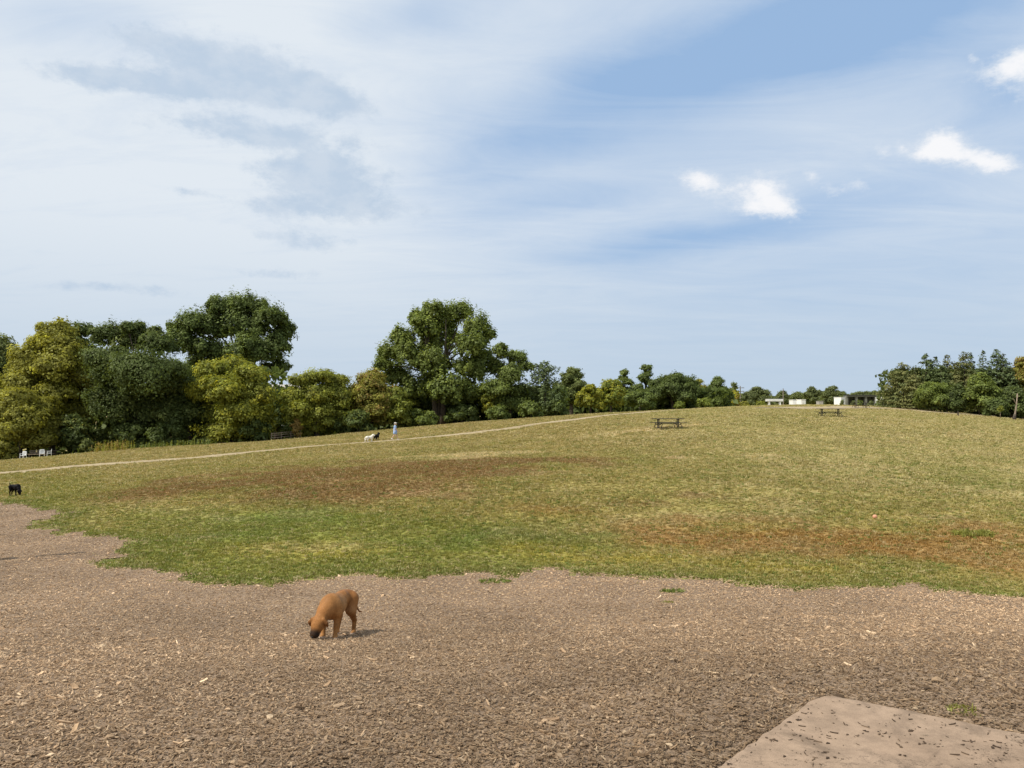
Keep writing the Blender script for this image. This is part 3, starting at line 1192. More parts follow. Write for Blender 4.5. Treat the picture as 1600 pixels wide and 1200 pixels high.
def shatter(lobes, seed):
    """break every lobe into smaller uneven ones for a ragged outline"""
    r = np.random.default_rng(seed + 900)
    out = []
    for L in np.asarray(lobes, float):
        c, q = L[:3], L[3:]
        out.append(np.r_[c, q * .92])
        for i in range(5):
            d = unit(r.normal(size=3))
            d[2] = d[2] * .8 + .12
            f = r.uniform(.30, .55)
            out.append(np.r_[c + q * d * r.uniform(.50, 1.02 - f * .40), q * f * r.uniform(.85, 1.15, 3)])
    return np.array(out)


def tree(label, cx, Y, lobes, col, seed, size=.30, rad=.30, stems=1, name='tree', cat='tree', group=None, **kw):
    X = at(cx, 640, Y)[0]
    zb = float(H(X, Y))
    base = np.array([X, Y, zb])
    t = thing(name, label, cat, tuple(base), 0, group)
    big = max(l[3] for l in lobes) > .9
    if cat == 'bush':
        size *= 1.3
    trunk_builder(base, lobes, rad, seed, stems).build('trunk' if cat == 'tree' else 'stem', M_BARK, t, True)
    obj('crown' if cat == 'tree' else 'foliage', crown_mesh('crown', shatter(lobes, seed) if big else lobes, size, col, seed, origin=base, **kw), M_LEAF, t)
    return t


def atree(label, cx, Y, top, bot, half, col, seed, n=None, **kw):
    X = at(cx, 640, Y)[0]
    return tree(label, cx, Y, auto_lobes(cx, Y, top, bot, half, seed, float(H(X, Y)), n), col, seed, **kw)


def conifer(label, cx, Y, top, half, col, seed, col2=None, shape=.85, up=.25, dens=1.0, group=None, name='conifer_tree'):
    r = np.random.default_rng(seed)
    p = at(cx, top, Y)
    zb = float(H(p[0], Y))
    Ht = p[2] - zb
    Rm = half * 1.25 * Y / F
    shape *= .85
    t = thing(name, label, 'tree', (p[0], Y, zb), 0, group)
    lx, ly = r.normal(0, .01, 2) * Ht
    MB().tube([(0, 0, -.3), (lx * .5, ly * .5, Ht * .5), (lx, ly, Ht)], [Ht * .022, Ht * .013, .015], 7).build('trunk', M_BARK, t, True)
    Vs, Cs = [], []
    nb = int(40 * Ht / 3 * dens)
    for i in range(nb):
        u = r.random() ** .85
        h = Ht * (.04 + .95 * u)
        env = Rm * (1 - u) ** shape * (1 + .10 * math.sin(h * 4.1 + seed)) * r.uniform(.62, 1.10) + .10
        a = r.uniform(0, 6.283)
        m = max(5, int(env * 11))
        s = np.sqrt(r.random(m)) * env
        zz = h + up * s * (s / max(env, .3)) - .18 * s
        sp = r.normal(size=(m, 2)) * (.10 + .14 * s / max(env, .3))[:, None] * .8
        P = np.c_[lx * u + s * math.cos(a) - sp[:, 0] * math.sin(a), ly * u + s * math.sin(a) + sp[:, 0] * math.cos(a), zz + sp[:, 1] * .5]
        Nn = unit(np.c_[r.normal(0, .5, m) + .5 * math.cos(a), r.normal(0, .5, m) + .5 * math.sin(a), np.full(m, .8)])
        V, _ = leaf_quads(P, Nn, r.uniform(.10, .24, m), r, .42, .1)
        lc = LEAFC[col]
        if col2 is not None:
            q = r.random() * .8
            lc = lc * (1 - q) + LEAFC[col2] * q
        tone = r.normal(1, .2)
        Vs.append(V)
        Cs.append(np.repeat(lc * (tone * r.normal(1, .15, (m, 1))).clip(.4, 1.7), 4, 0))
    V = np.concatenate(Vs)
    obj('crown', make_mesh('crown', V, np.arange(len(V)).reshape(-1, 4), np.concatenate(Cs)), M_NEEDLE, t)
    return t


LG, MG, RG, DG = 'trees along the low side of the meadow', 'trees beside the footpath', 'trees at the dirt track', 'far trees beyond the crest'

# --- low side
atree('grey green tree half hidden behind the yellowish tree', -12, 116, 520, 690, 62, 'grey', 1, size=.34, group=LG)
atree('tall olive yellow tree with a broad uneven crown above the white chairs', 84, 104, 502, 690, 70, 'yolive', 2, 16, size=.30, rad=.35, col2='yellow', mixk=.35, group=LG)
atree('dark green treetop rising behind the tall olive yellow tree', 118, 118, 503, 680, 48, 'dark', 3, size=.32, group=LG)
atree('low yellow olive tree hanging over the single white chair', 34, 97, 606, 706, 62, 'yolive', 4, 11, size=.27, rad=.2, col2='yellow', mixk=.3, group=LG)
atree('yellow green tree with its crown reaching the ground by the bushes', -62, 100, 560, 712, 60, 'olive', 5, 10, size=.3, col2='yellow', mixk=.3, group=LG)
tree('dark green willow like tree with drooping sprays', 214, 101, px_lobes(101, [(170, 525, 26, 24), (210, 530, 34, 28), (250, 540, 30, 26), (175, 575, 38, 36), (230, 585, 46, 40), (270, 600, 34, 36), (185, 630, 44, 40), (240, 645, 46, 40), (282, 650, 34, 36), (205, 672, 36, 22), (200, 512, 12, 12), (218, 514, 14, 12), (240, 520, 12, 12)], 6), 'dark', 6,
     size=.25, rad=.32, droop=.9, col2='grey', mixk=.3, clumpk=.32, group=LG)
tree('tall dark cottonwood tree standing behind the yellow green tree', 372, 128, px_lobes(128, [(345, 482, 24, 20), (385, 478, 22, 20), (368, 484, 26, 22), (300, 505, 28, 22), (335, 515, 34, 28), (380, 512, 36, 30), (422, 500, 26, 24), (446, 522, 18, 20), (286, 535, 28, 24), (330, 552, 36, 26), (385, 552, 38, 28), (428, 545, 28, 28), (440, 575, 16, 14), (418, 580, 20, 18), (274, 518, 14, 14), (405, 482, 18, 14), (360, 585, 34, 24), (310, 580, 30, 24)], 7, .6), 'green', 7,
     size=.34, rad=.5, col2='dark', mixk=.35, inner=.18, spike=.9, group=LG)
tree('rounded yellow green tree in front of the tall dark cottonwood', 362, 99, px_lobes(99, [(330, 582, 26, 20), (365, 576, 30, 20), (395, 588, 24, 20), (318, 612, 30, 24), (355, 612, 36, 28), (398, 620, 30, 28), (335, 648, 36, 28), (378, 650, 38, 28), (410, 655, 22, 28), (355, 676, 40, 18), (395, 678, 30, 16)], 8), 'olive', 8,
     size=.26, rad=.28, col2='yellow', mixk=.45, group=LG)
atree('dark green tree filling the gap beside the rounded yellow green tree', 298, 103, 590, 690, 44, 'dark', 9, 11, size=.26, col2='green', mixk=.3, group=LG)
atree('slim dark tree above the old rail fence', 432, 110, 620, 686, 22, 'dark', 10, 8, size=.26, group=LG)
tree('dome shaped olive tree beside the old rail fence', 495, 101, px_lobes(101, [(470, 598, 22, 16), (500, 592, 26, 15), (528, 602, 20, 16), (458, 622, 20, 20), (492, 620, 32, 24), (532, 626, 22, 24), (468, 650, 26, 22), (508, 650, 32, 24), (538, 656, 16, 20), (492, 672, 32, 13)], 11), 'olive', 11,
     size=.25, rad=.26, col2='yellow', mixk=.22, group=LG)
atree('olive brown tree between the dome shaped tree and the big cottonwood', 580, 104, 577, 670, 44, 'yolive', 12, 13, size=.25, col2='brown', mixk=.3, group=LG)

# --- beside the footpath
tree('big light green cottonwood with several trunks, tallest by the footpath', 688, 110, px_lobes(110, [(678, 488, 20, 17), (722, 488, 22, 18), (700, 500, 28, 22), (650, 497, 14, 15), (665, 515, 26, 22), (745, 512, 24, 24), (762, 525, 13, 18), (630, 530, 22, 20), (690, 535, 36, 28), (735, 545, 30, 28), (605, 552, 20, 18), (640, 560, 30, 28), (680, 572, 36, 30), (740, 580, 30, 30), (620, 590, 26, 26), (655, 605, 32, 28), (700, 612, 34, 28), (745, 615, 26, 26), (598, 572, 15, 13), (630, 628, 28, 22), (752, 560, 20, 20)], 13, .7), 'mid', 13,
     size=.29, rad=.36, stems=4, col2='bright', mixk=.35, inner=.10, cover=.85, spike=1.0, group=MG)
tree('medium tree with a rounded bent top next to the big cottonwood', 797, 108, px_lobes(108, [(782, 552, 14, 16), (805, 560, 18, 14), (818, 575, 14, 14), (776, 578, 18, 18), (800, 588, 22, 18), (780, 608, 24, 20), (808, 612, 22, 18), (790, 632, 28, 16), (812, 634, 18, 14)], 14), 'mid', 14,
     size=.25, rad=.2, col2='bright', mixk=.25, inner=.12, cover=.95, group=MG)
conifer('broad dark cedar between the bent tree and the yellow bushes', 852, 107, 566, 34, 'cedar', 15, 'spruce', .55, .55, 2.3, group=MG)
atree('grey green round topped tree behind the broad dark cedar', 893, 122, 574, 640, 28, 'grey', 16, 9, size=.27, group=MG)
atree('yellow green bushy tree beside the broad dark cedar', 922, 112, 600, 642, 22, 'olive', 17, 8, size=.22, rad=.14, col2='yellow', mixk=.6, group=MG)
atree('bright yellow green tree rounded and low by the footpath', 955, 116, 592, 640, 24, 'bright', 18, 9, size=.23, rad=.15, col2='yellow', mixk=.55, group=MG)
atree('green tree with a small round head over the yellow green bushes', 974, 134, 578, 640, 17, 'mid', 19, 7, size=.24, group=MG)
atree('tallest round headed tree of the far hedge line', 1008, 132, 570, 640, 19, 'green', 20, 9, size=.25, group=MG)
atree('dark green bush like tree at the foot of the round headed tree', 1000, 122, 610, 640, 26, 'green', 21, 8, size=.22, rad=.12, col2='bright', mixk=.25, group=MG)
atree('broad dark green tree at the top of the footpath', 1052, 130, 584, 639, 42, 'dark', 22, 12, size=.25, col2='green', mixk=.35, group=MG)
atree('yellow tinged tree behind the broad dark green tree', 1092, 138, 592, 638, 15, 'yolive', 23, 7, size=.23, col2='yellow', mixk=.4, group=MG)
atree('loose crowned dark tree near the top of the footpath', 1120, 142, 588, 637, 19, 'green', 24, 9, size=.24, cover=.85, inner=.1, group=MG)
atree('small open topped tree beside the golden bush', 1146, 148, 598, 634, 11, 'grey', 25, 6, size=.22, cover=.85, group=MG)

BG = 'bushes along the meadow edge'


def bush(label, cx, Y, top, half, col, seed, n=7, name='bush', **kw):
    X = at(cx, 640, Y)[0]
    zb = float(H(X, Y))
    k = Y / F
    bot = 640 + (2.0 - zb) / k + 2
    return tree(label, cx, Y, auto_lobes(cx, Y, top, bot, half, seed, zb - .25, n), col, seed, name=name, cat='bush', rad=.07, group=BG, **kw)


bush('golden yellow bush beside the small open topped tree', 1144, 140, 611, 14, 'yellow', 31, col2='brown', mixk=.4, size=.2)
bush('wide green bush under the big cottonwood behind the walker', 655, 104, 640, 36, 'mid', 32, size=.2, col2='bright', mixk=.3)
bush('yellow flecked upright bush at the side of the big cottonwood', 622, 103, 606, 24, 'olive', 33, size=.22, col2='bright', mixk=.4, n=9)
bush('dark green bush under the trunks of the big cottonwood', 722, 106, 634, 28, 'dark', 34, size=.2, col2='mid', mixk=.3)
bush('green bush at the foot of the bent topped tree', 778, 104, 634, 20, 'mid', 35, size=.2)
bush('yellowish upright bush between the cottonwood and the bent topped tree', 766, 107, 600, 14, 'olive', 36, size=.22, col2='yellow', mixk=.5)
bush('rounded green bush before the broad dark cedar', 830, 103, 628, 18, 'mid', 37, size=.2)
bush('dark leafy bush at the base of the broad dark cedar', 868, 105, 626, 20, 'dark', 38, size=.2, col2='mid', mixk=.3)
bush('low bright bush in front of the broad dark green tree', 1062, 122, 628, 9, 'bright', 39, n=5, size=.16)
bush('light green bush where the footpath reaches the crest', 1100, 126, 622, 14, 'bright', 40, n=6, size=.18)
bush('green bush beside the golden yellow bush', 1120, 128, 620, 11, 'mid', 41, n=6, size=.18)
bush('drab olive bush at the edge by the single white chair', 2, 93, 690, 22, 'yolive', 42, n=6, size=.16)
bush('dark bush at the foot of the willow like tree', 262, 97, 662, 34, 'dark', 43, size=.2, col2='green', mixk=.25)
bush('dark leafy bush under the rounded yellow green tree', 395, 97, 650, 26, 'dark', 44, size=.2, col2='green', mixk=.2)
bush('brown tinged bush at the end of the old rail fence', 463, 98, 655, 9, 'brown', 45, n=6, size=.16)
bush('dark bush below the olive brown tree', 560, 100, 640, 26, 'dark', 46, size=.2, col2='olive', mixk=.3)
bush('dark undergrowth bush behind the white dog', 535, 101, 648, 20, 'dark', 47, size=.2)
bush('dark green bush below the tall olive yellow tree', 120, 100, 648, 40, 'dark', 48, size=.22, col2='yolive', mixk=.2, n=8)
bush('pale leafed bush at the foot of the olive yellow tree', 136, 96, 686, 12, 'grey', 49, n=5, size=.16)
bush('dark bush under the willow like tree by the tall weeds', 205, 99, 660, 28, 'dark', 50, size=.2)

# --- conifers and bushes by the dirt track
conifer('broad brown green spruce standing at the end of the conifer row', 1411, 122, 566, 36, 'cedarbrown', 61, 'cedar', .70, .1, 2.2, group=RG)
conifer('narrow tipped spruce second in the conifer row', 1447, 128, 552, 30, 'cedar', 62, 'spruce', .8, .2, 1.5, group=RG)
conifer('shorter dark spruce squeezed beside the narrow tipped spruce', 1461, 131, 557, 22, 'spruce', 63, None, .8, .2, 1.4, group=RG)
conifer('brownish spruce with a ragged top', 1481, 128, 554, 26, 'cedarbrown', 64, 'cedar', .8, .2, 1.4, group=RG)
conifer('rust tinged spruce with twin looking tip', 1507, 122, 549, 27, 'cedarbrown', 65, 'cedar', .75, .2, 1.6, group=RG)
conifer('thin spire topped spruce behind the rust tinged spruce', 1515, 127, 550, 22, 'cedar', 66, None, .85, .2, 1.3, group=RG)
conifer('open topped spruce with sparse upper branches', 1536, 130, 547, 20, 'spruce', 67, 'cedar', .9, .15, .85, group=RG)
conifer('tallest dark spruce of the conifer row', 1556, 124, 545, 28, 'spruce', 68, None, .78, .2, 1.6, group=RG)
conifer('dark spruce leaning against the tallest spruce', 1566, 122, 551, 26, 'spruce', 69, 'cedar', .75, .2, 1.5, group=RG)
conifer('low brown green spruce under the conifer row', 1432, 118, 590, 30, 'cedarbrown', 70, 'cedar', .6, .2, 2.0, group=RG)
atree('olive brown autumn tree next to the tallest spruce', 1598, 122, 557, 640, 30, 'yolive', 71, 12, size=.26, col2='brown', mixk=.5, group=RG)
atree('olive tinged tree past the autumn tree', 1650, 122, 552, 645, 34, 'yolive', 72, 10, size=.28, col2='olive', mixk=.4, group=RG)
conifer('dense mid height spruce filling the gap by the narrow tipped spruce', 1429, 126, 572, 24, 'cedar', 80, 'cedarbrown', .7, .2, 1.7, group=RG)
conifer('dense mid height spruce beneath the brownish ragged spruce', 1470, 124, 570, 26, 'cedar', 81, 'spruce', .65, .2, 1.8, group=RG)
conifer('dense olive spruce between ragged and rust tinged spruces', 1494, 124, 566, 24, 'cedarbrown', 82, 'cedar', .65, .2, 1.8, group=RG)
conifer('dense dark spruce beneath the open topped spruce', 1534, 124, 572, 26, 'cedar', 83, 'spruce', .65, .2, 1.8, group=RG)
conifer('dense dark spruce beside the autumn tree', 1578, 121, 574, 24, 'spruce', 84, 'cedar', .65, .2, 1.8, group=RG)
conifer('low spruce leaning out at the end of the conifer row', 1394, 124, 590, 18, 'cedarbrown', 85, 'cedar', .65, .2, 1.8, group=RG)
BG = 'bushes under the conifers'
bush('bright green bush under the narrow tipped spruce', 1460, 114, 596, 32, 'mid', 73, size=.2, col2='bright', mixk=.35, n=9)
bush('tall light green bush under the rust tinged spruce', 1530, 111, 584, 28, 'mid', 74, size=.21, col2='bright', mixk=.4, n=10)
bush('dark green bush between the two light bushes', 1494, 112, 600, 18, 'cedar', 75, size=.2, col2='mid', mixk=.4)
bush('green bush behind the leaning dead trunk', 1578, 110, 604, 28, 'cedar', 76, size=.2, col2='mid', mixk=.35, n=9)
bush('low dark bush at the very foot of the light green bush', 1556, 108, 624, 20, 'dark', 77, size=.18)
bush('dense dark bush past the leaning dead trunk', 1630, 108, 600, 34, 'dark', 78, size=.22, n=9)
bush('dark shadowy bush at the base of the brown green spruce', 1480, 112, 618, 22, 'dark', 79, size=.18)

# --- far trees beyond the crest
for i, (label, cx, Y, top, half, col) in enumerate([
        ('far green tree beside the tall utility pole', 1185, 215, 604, 22, 'far'), ('far tree in front of the low white wall', 1168, 205, 613, 14, 'far'),
        ('far small tree next to the white trailers', 1222, 230, 610, 12, 'far'), ('far round tree just past the white trailers', 1270, 222, 604, 17, 'far'),
        ('far round tree beside the white container', 1298, 226, 603, 17, 'far'), ('far low tree behind the white trailers', 1246, 250, 612, 16, 'grey'),
        ('far wide tree behind the open fronted bays', 1340, 300, 612, 22, 'far'), ('far tree over the end of the open fronted bays', 1362, 300, 611, 20, 'grey'),
        ('far tree showing past the edge of the spruce', 1378, 280, 609, 16, 'far'), ('far tree between white container and bays', 1320, 310, 612, 14, 'grey')]):
    atree(label, cx, Y, top, 640, half, col, 90 + i, 7, size=.34, rad=.18, group=DG)
BG = 'low bushes beyond the crest'
for i, (label, cx, Y, top, half, col) in enumerate([
        ('low olive bush beside the white stone bench', 1165, 170, 627, 14, 'yolive'), ('low olive bush behind the white stone bench', 1190, 172, 627, 12, 'olive'),
        ('low bush in front of the upright white container', 1316, 168, 626, 5, 'far'), ('low bush in front of the first open bay', 1333, 180, 627, 7, 'far'), ('low bush in front of the middle open bay', 1345, 182, 626, 8, 'mid'), ('low bush in front of the last open bay', 1360, 180, 627, 8, 'far'),
        ('low bush in front of the white trailer by the spruce', 1372, 172, 626, 8, 'grey')]):
    bush(label, cx, Y, top, half, col, 110 + i, 5, size=.2)


# dense growth behind the tree line: one mass nobody could count
def backing(name, label, pts, col, h0, h1, seed, per=260, size=.36, thick=7):
    r = np.random.default_rng(seed)
    Vs, Cs = [], []
    for (px, top, Y) in pts:
        p = at(px, top, Y)
        zb = float(H(p[0], Y))
        n = int(per)
        P = np.c_[p[0] + r.uniform(-2.4, 2.4, n), Y + r.uniform(-.5, .5, n) * thick, zb + (p[2] - zb) * r.random(n) ** 1.1]
        V, _ = leaf_quads(P, unit(r.normal(size=(n, 3))), size * r.uniform(.7, 1.5, n), r)
        Vs.append(V)
        Cs.append(np.repeat(LEAFC[col] * r.normal(1, .2, (n, 1)).clip(.5, 1.5), 4, 0))
    V = np.concatenate(Vs)
    o = obj(name, make_mesh(name, V, np.arange(len(V)).reshape(-1, 4), np.concatenate(Cs)), M_LEAF)
    tag(o, label, 'woods', kind='stuff')


backing('undergrowth', 'dense dark undergrowth filling the wood behind the tree line', [(px, 575 if px < 430 else (606 if px < 900 else 608), 116 if px < 860 else 134) for px in range(-130, 1120, 26)], 'dark', 0, 1, 5, 520, .5)
backing('spruce_undergrowth', 'dense dark growth between the conifers', [(px, 578, 130) for px in range(1405, 1720, 24)], 'cedar', 0, 1, 6, 900, .36)
backing('distant_woods', 'distant line of woods on the horizon', [(px, 618 - 4 * math.sin(px * .05) - 3 * math.sin(px * .021), 420 + 30 * math.sin(px * .03)) for px in range(1080, 1420, 6)] + [(px, 614, 400) for px in range(380, 470, 8)], 'far', 0, 1, 7, 260, .9, 25)

# ------------------------------------------------------------------ animals and people: one continuous skin per body
def surface_nets(D, org, h):
    """quads of the zero surface of a sampled distance field"""
    S = D < 0
    nx, ny, nz = D.shape
    corners = [(i, j, k) for i in (0, 1) for j in (0, 1) for k in (0, 1)]
    cnt = np.zeros((nx - 1, ny - 1, nz - 1), np.int8)
    for i, j, k in corners:
        cnt += S[i:nx - 1 + i, j:ny - 1 + j, k:nz - 1 + k]
    act = (cnt > 0) & (cnt < 8)
    idx = -np.ones(act.shape, np.int64)
    cells = np.argwhere(act)
    idx[act] = np.arange(len(cells))
    acc = np.zeros((len(cells), 3))
    num = np.zeros(len(cells))
    for a in corners:
        for ax in range(3):
            if a[ax]:
                continue
            b = list(a)
            b[ax] = 1
            pa, pb = cells + np.array(a), cells + np.array(b)
            da, db = D[tuple(pa.T)], D[tuple(pb.T)]
            x = (da < 0) != (db < 0)
            t = np.where(x, da / np.where(x, da - db, 1), 0)
            acc += np.where(x[:, None], np.array(a) + t[:, None] * (np.array(b) - np.array(a)), 0)
            num += x
    V = org + h * (cells + acc / num[:, None])
    Q = []
    for ax in range(3):
        u, v = [q for q in range(3) if q != ax]
        sl0, sl1 = [slice(None)] * 3, [slice(None)] * 3
        sl0[ax], sl1[ax] = slice(0, -1), slice(1, None)
        ch = S[tuple(sl0)] != S[tuple(sl1)]
        e = np.argwhere(ch)
        e = e[(e[:, u] > 0) & (e[:, v] > 0) & (e[:, u] < D.shape[u] - 1) & (e[:, v] < D.shape[v] - 1)]
        q = []
        for du, dv in ((0, 0), (1, 0), (1, 1), (0, 1)):
            c = e.copy()
            c[:, u] -= du
            c[:, v] -= dv
            q.append(idx[tuple(c.T)])
        q = np.stack(q, 1)
        flip = S[tuple(e.T)] ^ (ax == 1)
        q[flip] = q[flip][:, ::-1]
        Q.append(q)
    return V, np.concatenate(Q)


def skin(prims, h=.009, k=.03):
    """prims: (a, b, ra, rb[, k]) tapered capsules, blended smoothly"""
    A = np.array([p[0] for p in prims] + [p[1] for p in prims], float)
    R = max(max(p[2], p[3]) for p in prims)
    lo, hi = A.min(0) - R - .04, A.max(0) + R + .04
    n = np.ceil((hi - lo) / h).astype(int) + 1
    ax = [lo[i] + h * np.arange(n[i]) for i in range(3)]
    D = np.full(tuple(n), 1.0, np.float32)
    for p in prims:
        a, b, ra, rb = np.array(p[0], float), np.array(p[1], float), p[2], p[3]
        kk = p[4] if len(p) > 4 else k
        m = max(ra, rb) + kk + .05
        s = [slice(max(0, int((min(a[i], b[i]) - m - lo[i]) / h)), int((max(a[i], b[i]) + m - lo[i]) / h) + 2) for i in range(3)]
        X, Y, Z = np.meshgrid(ax[0][s[0]], ax[1][s[1]], ax[2][s[2]], indexing='ij')
        ab = b - a
        L2 = ab @ ab + 1e-12
        t = np.clip(((X - a[0]) * ab[0] + (Y - a[1]) * ab[1] + (Z - a[2]) * ab[2]) / L2, 0, 1)
        d = np.sqrt((X - a[0] - t * ab[0]) ** 2 + (Y - a[1] - t * ab[1]) ** 2 + (Z - a[2] - t * ab[2]) ** 2) - (ra + (rb - ra) * t)
        o = D[tuple(s)]
        q = np.clip(.5 + .5 * (o - d) / kk, 0, 1)
        D[tuple(s)] = o * (1 - q) + d * q - kk * q * (1 - q)
    return surface_nets(D, lo, h)


M_FUR = mat('short_fur', lambda t: principled(t, t.mixmul(1.0, attr(t), t.grey(t.mul(t.ramp(t.noise(objco(t), 70.0, 4.0, .7), .3, .7, .82, 1.14), t.ramp(t.noise(objco(t), 9.0, 3.0, .6), .3, .7, .80, 1.18)))), .50, t.noise(objco(t), 130.0, 2.0, .6), .35, .004, .07))
M_EYE = plain('dark_eye', (.012, .010, .009), .15, .05, 5, .5)
M_NOSE = plain('dog_nose', (.016, .015, .015), .4, .05, 60, .45)


def dog_prims(pose):
    """x forward, y to the dog's left, z up; about 0.56 m at the rump"""
    P = []
    ad = lambda a, b, ra, rb, k=.03: P.append((a, b, ra, rb, k))
    z0 = pose.get('front_drop', 0)
    # trunk: deep chest narrowing to the loin, muscled rump
    ad((-.27, 0, .465), (-.10, 0, .462), .104, .088, .05)
    ad((-.10, 0, .462), (.10, 0, .445 - z0), .088, .118, .05)
    ad((.06, 0, .415 - z0), (.20, 0, .415 - z0), .120, .122, .05)
    ad((.18, 0, .47 - z0), (.24, 0, .46 - z0), .098, .090, .05)
    ad((.20, 0, .34 - z0), (.25, 0, .37 - z0), .080, .078, .05)
    nk, hd, mz, tip = pose['neck'], pose['head'], pose['muzzle'], pose['tip']
    ad((.22, 0, .455 - z0), nk, .105, .086, .06)
    ad(nk, hd, .084, .074, .05)
    ad(hd, tuple(np.array(hd) * .6 + np.array(mz) * .4), .088, .080, .03)
    ad(mz, tip, .062, .052, .03)
    hv = np.array(mz) - np.array(hd)
    hv = hv / np.linalg.norm(hv)
    upv = np.cross(hv, (0, 1, 0))
    upv = upv if pose.get('flipup', False) else -upv
    upv = -upv if (np.array([hv[2], 0, -hv[0]]) @ upv) > 0 and False else upv
    upv = np.array([-hv[2], 0, hv[0]])          # top of the skull
    for sgn in (-1, 1):
        s = np.array([0, sgn, 0])
        e0 = np.array(hd) + upv * .052 + s * .062 - hv * .02
        e0 = e0 + s * .010
        ad(tuple(e0), tuple(e0 + s * .042 - upv * .040 + hv * .030), .022, .020, .012)
        ad(tuple(e0 + s * .042 - upv * .040 + hv * .030), tuple(e0 + s * .042 - upv * .092 + hv * .050), .020, .011, .01)
        ad(tuple(np.array(mz) - upv * .030 + s * .028), tuple(np.array(tip) - upv * .026 + s * .026), .030, .024, .02)   # jowl
        ad(tuple(np.array(hd) + hv * .045 + upv * .048 + s * .030), tuple(np.array(hd) + hv * .05 + upv * .046 + s * .034), .020, .018, .015)  # brow
    for sgn in (-1, 1):                      # shoulder blade, thigh and rib cage stand out under the coat
        ad((.155, sgn * .070, .455 - z0), (.205, sgn * .092, .350 - z0), .062, .060, .014)
        ad((-.255, sgn * .062, .455), (-.235, sgn * .082, .350), .078, .066, .016)
        ad((.02, sgn * .050, .425 - z0 * .6), (.10, sgn * .056, .400 - z0), .080, .084, .02)
    # legs
    for sgn, f, g in ((1, pose['fl'], pose['hl']), (-1, pose['fr'], pose['hr'])):
        y = .088 * sgn
        ad((.205, y * .8, .44 - z0), (.165 + f * .1, y, .315 - z0), .075, .056, .035)
        ad((.165 + f * .1, y, .315 - z0), (.190 + f * .8, y * 1.02, .165), .050, .033, .02)
        ad((.190 + f * .8, y * 1.02, .165), (.195 + f, y * 1.04, .045), .030, .028, .015)
        ad((.195 + f, y * 1.04, .036), (.235 + f, y * 1.06, .026), .033, .028, .015)
        y = .082 * sgn
        ad((-.275, y * .75, .455), (-.225 + g * .2, y * 1.05, .315), .098, .068, .04)
        ad((-.225 + g * .2, y * 1.05, .315), (-.335 + g * .7, y * 1.1, .185), .058, .033, .025)
        ad((-.335 + g * .7, y * 1.1, .185), (-.318 + g, y * 1.12, .05), .030, .026, .012)
        ad((-.318 + g, y * 1.12, .036), (-.272 + g, y * 1.14, .026), .030, .027, .012)
    tl = pose['tail']
    rr_ = pose.get('tail_r', (.026, .020, .015, .010))
    for i in range(len(tl) - 1):
        ad(tl[i], tl[i + 1], rr_[min(i, 3)], rr_[min(i + 1, 3)], .012)
    if pose.get('fluff'):
        f = pose['fluff']
        P[:] = [(a, b, ra + (f if max(ra, rb) > .05 else f * .5), rb + (f if max(ra, rb) > .05 else f * .5), kk) for a, b, ra, rb, kk in P]
    return P


HEAD_DOWN = dict(neck=(.320, -.025, .345), head=(.405, -.055, .215), muzzle=(.440, -.066, .155), tip=(.472, -.074, .085), fl=.03, fr=-.02, hl=-.04, hr=.06, front_drop=.03, squash=.90,
                 tail=[(-.355, .01, .50), (-.415, .04, .42), (-.43, .08, .34), (-.435, .12, .29), (-.44, .150, .285)])
HEAD_UP = dict(neck=(.34, 0, .56), head=(.42, 0, .635), muzzle=(.475, 0, .615), tip=(.555, 0, .59), fl=.06, fr=-.06, hl=-.06, hr=.07,
               tail=[(-.36, 0, .50), (-.44, 0, .45), (-.50, 0, .38), (-.55, 0, .33)])


def dog(label, px, py, rz, size, pose, colour, h=.009, tilt=0.0, name='dog'):
    p = hit(px, py)
    t = thing(name, label, 'dog', (p[0], p[1], p[2] + .012), rz)
    dx, dy = .3 * math.cos(rz), .3 * math.sin(rz)
    tilt += -math.atan2(float(H(p[0] + dx, p[1] + dy) - H(p[0] - dx, p[1] - dy)), .6)
    t.rotation_euler = (0, tilt, rz)
    t.scale = (size * pose.get('squash', 1.0), size, size)
    V, Q = skin(dog_prims(pose), h)
    c = colour(V, pose)
    b = obj('body', make_mesh('body', V, Q, c, True), M_FUR, t)
    sm = b.modifiers.new('smooth', 'SMOOTH')
    sm.factor, sm.iterations = .5, 4
    hd, mz, tip = np.array(pose['head']), np.array(pose['muzzle']), np.array(pose['tip'])
    hv = (mz - hd) / np.linalg.norm(mz - hd)
    upv = np.array([-hv[2], 0, hv[0]])
    f = pose.get('fluff', 0)
    for s in (-1, 1):
        q = hd + hv * .062 + upv * (.046 + f) + np.array([0, s * .040, 0])
        me = bpy.data.meshes.new('eye')
        bm = bmesh.new()
        bmesh.ops.create_icosphere(bm, subdivisions=2, radius=.013)
        bm.to_mesh(me)
        bm.free()
        obj('eye', me, M_EYE, b, tuple(q))
    me = bpy.data.meshes.new('nose')
    bm = bmesh.new()
    bmesh.ops.create_icosphere(bm, subdivisions=2, radius=.022)
    bm.to_mesh(me)
    bm.free()
    obj('nose', me, M_NOSE, b, tuple(tip + (tip - mz) / np.linalg.norm(tip - mz) * (.034 + f * .5) + upv * .016))
    return t


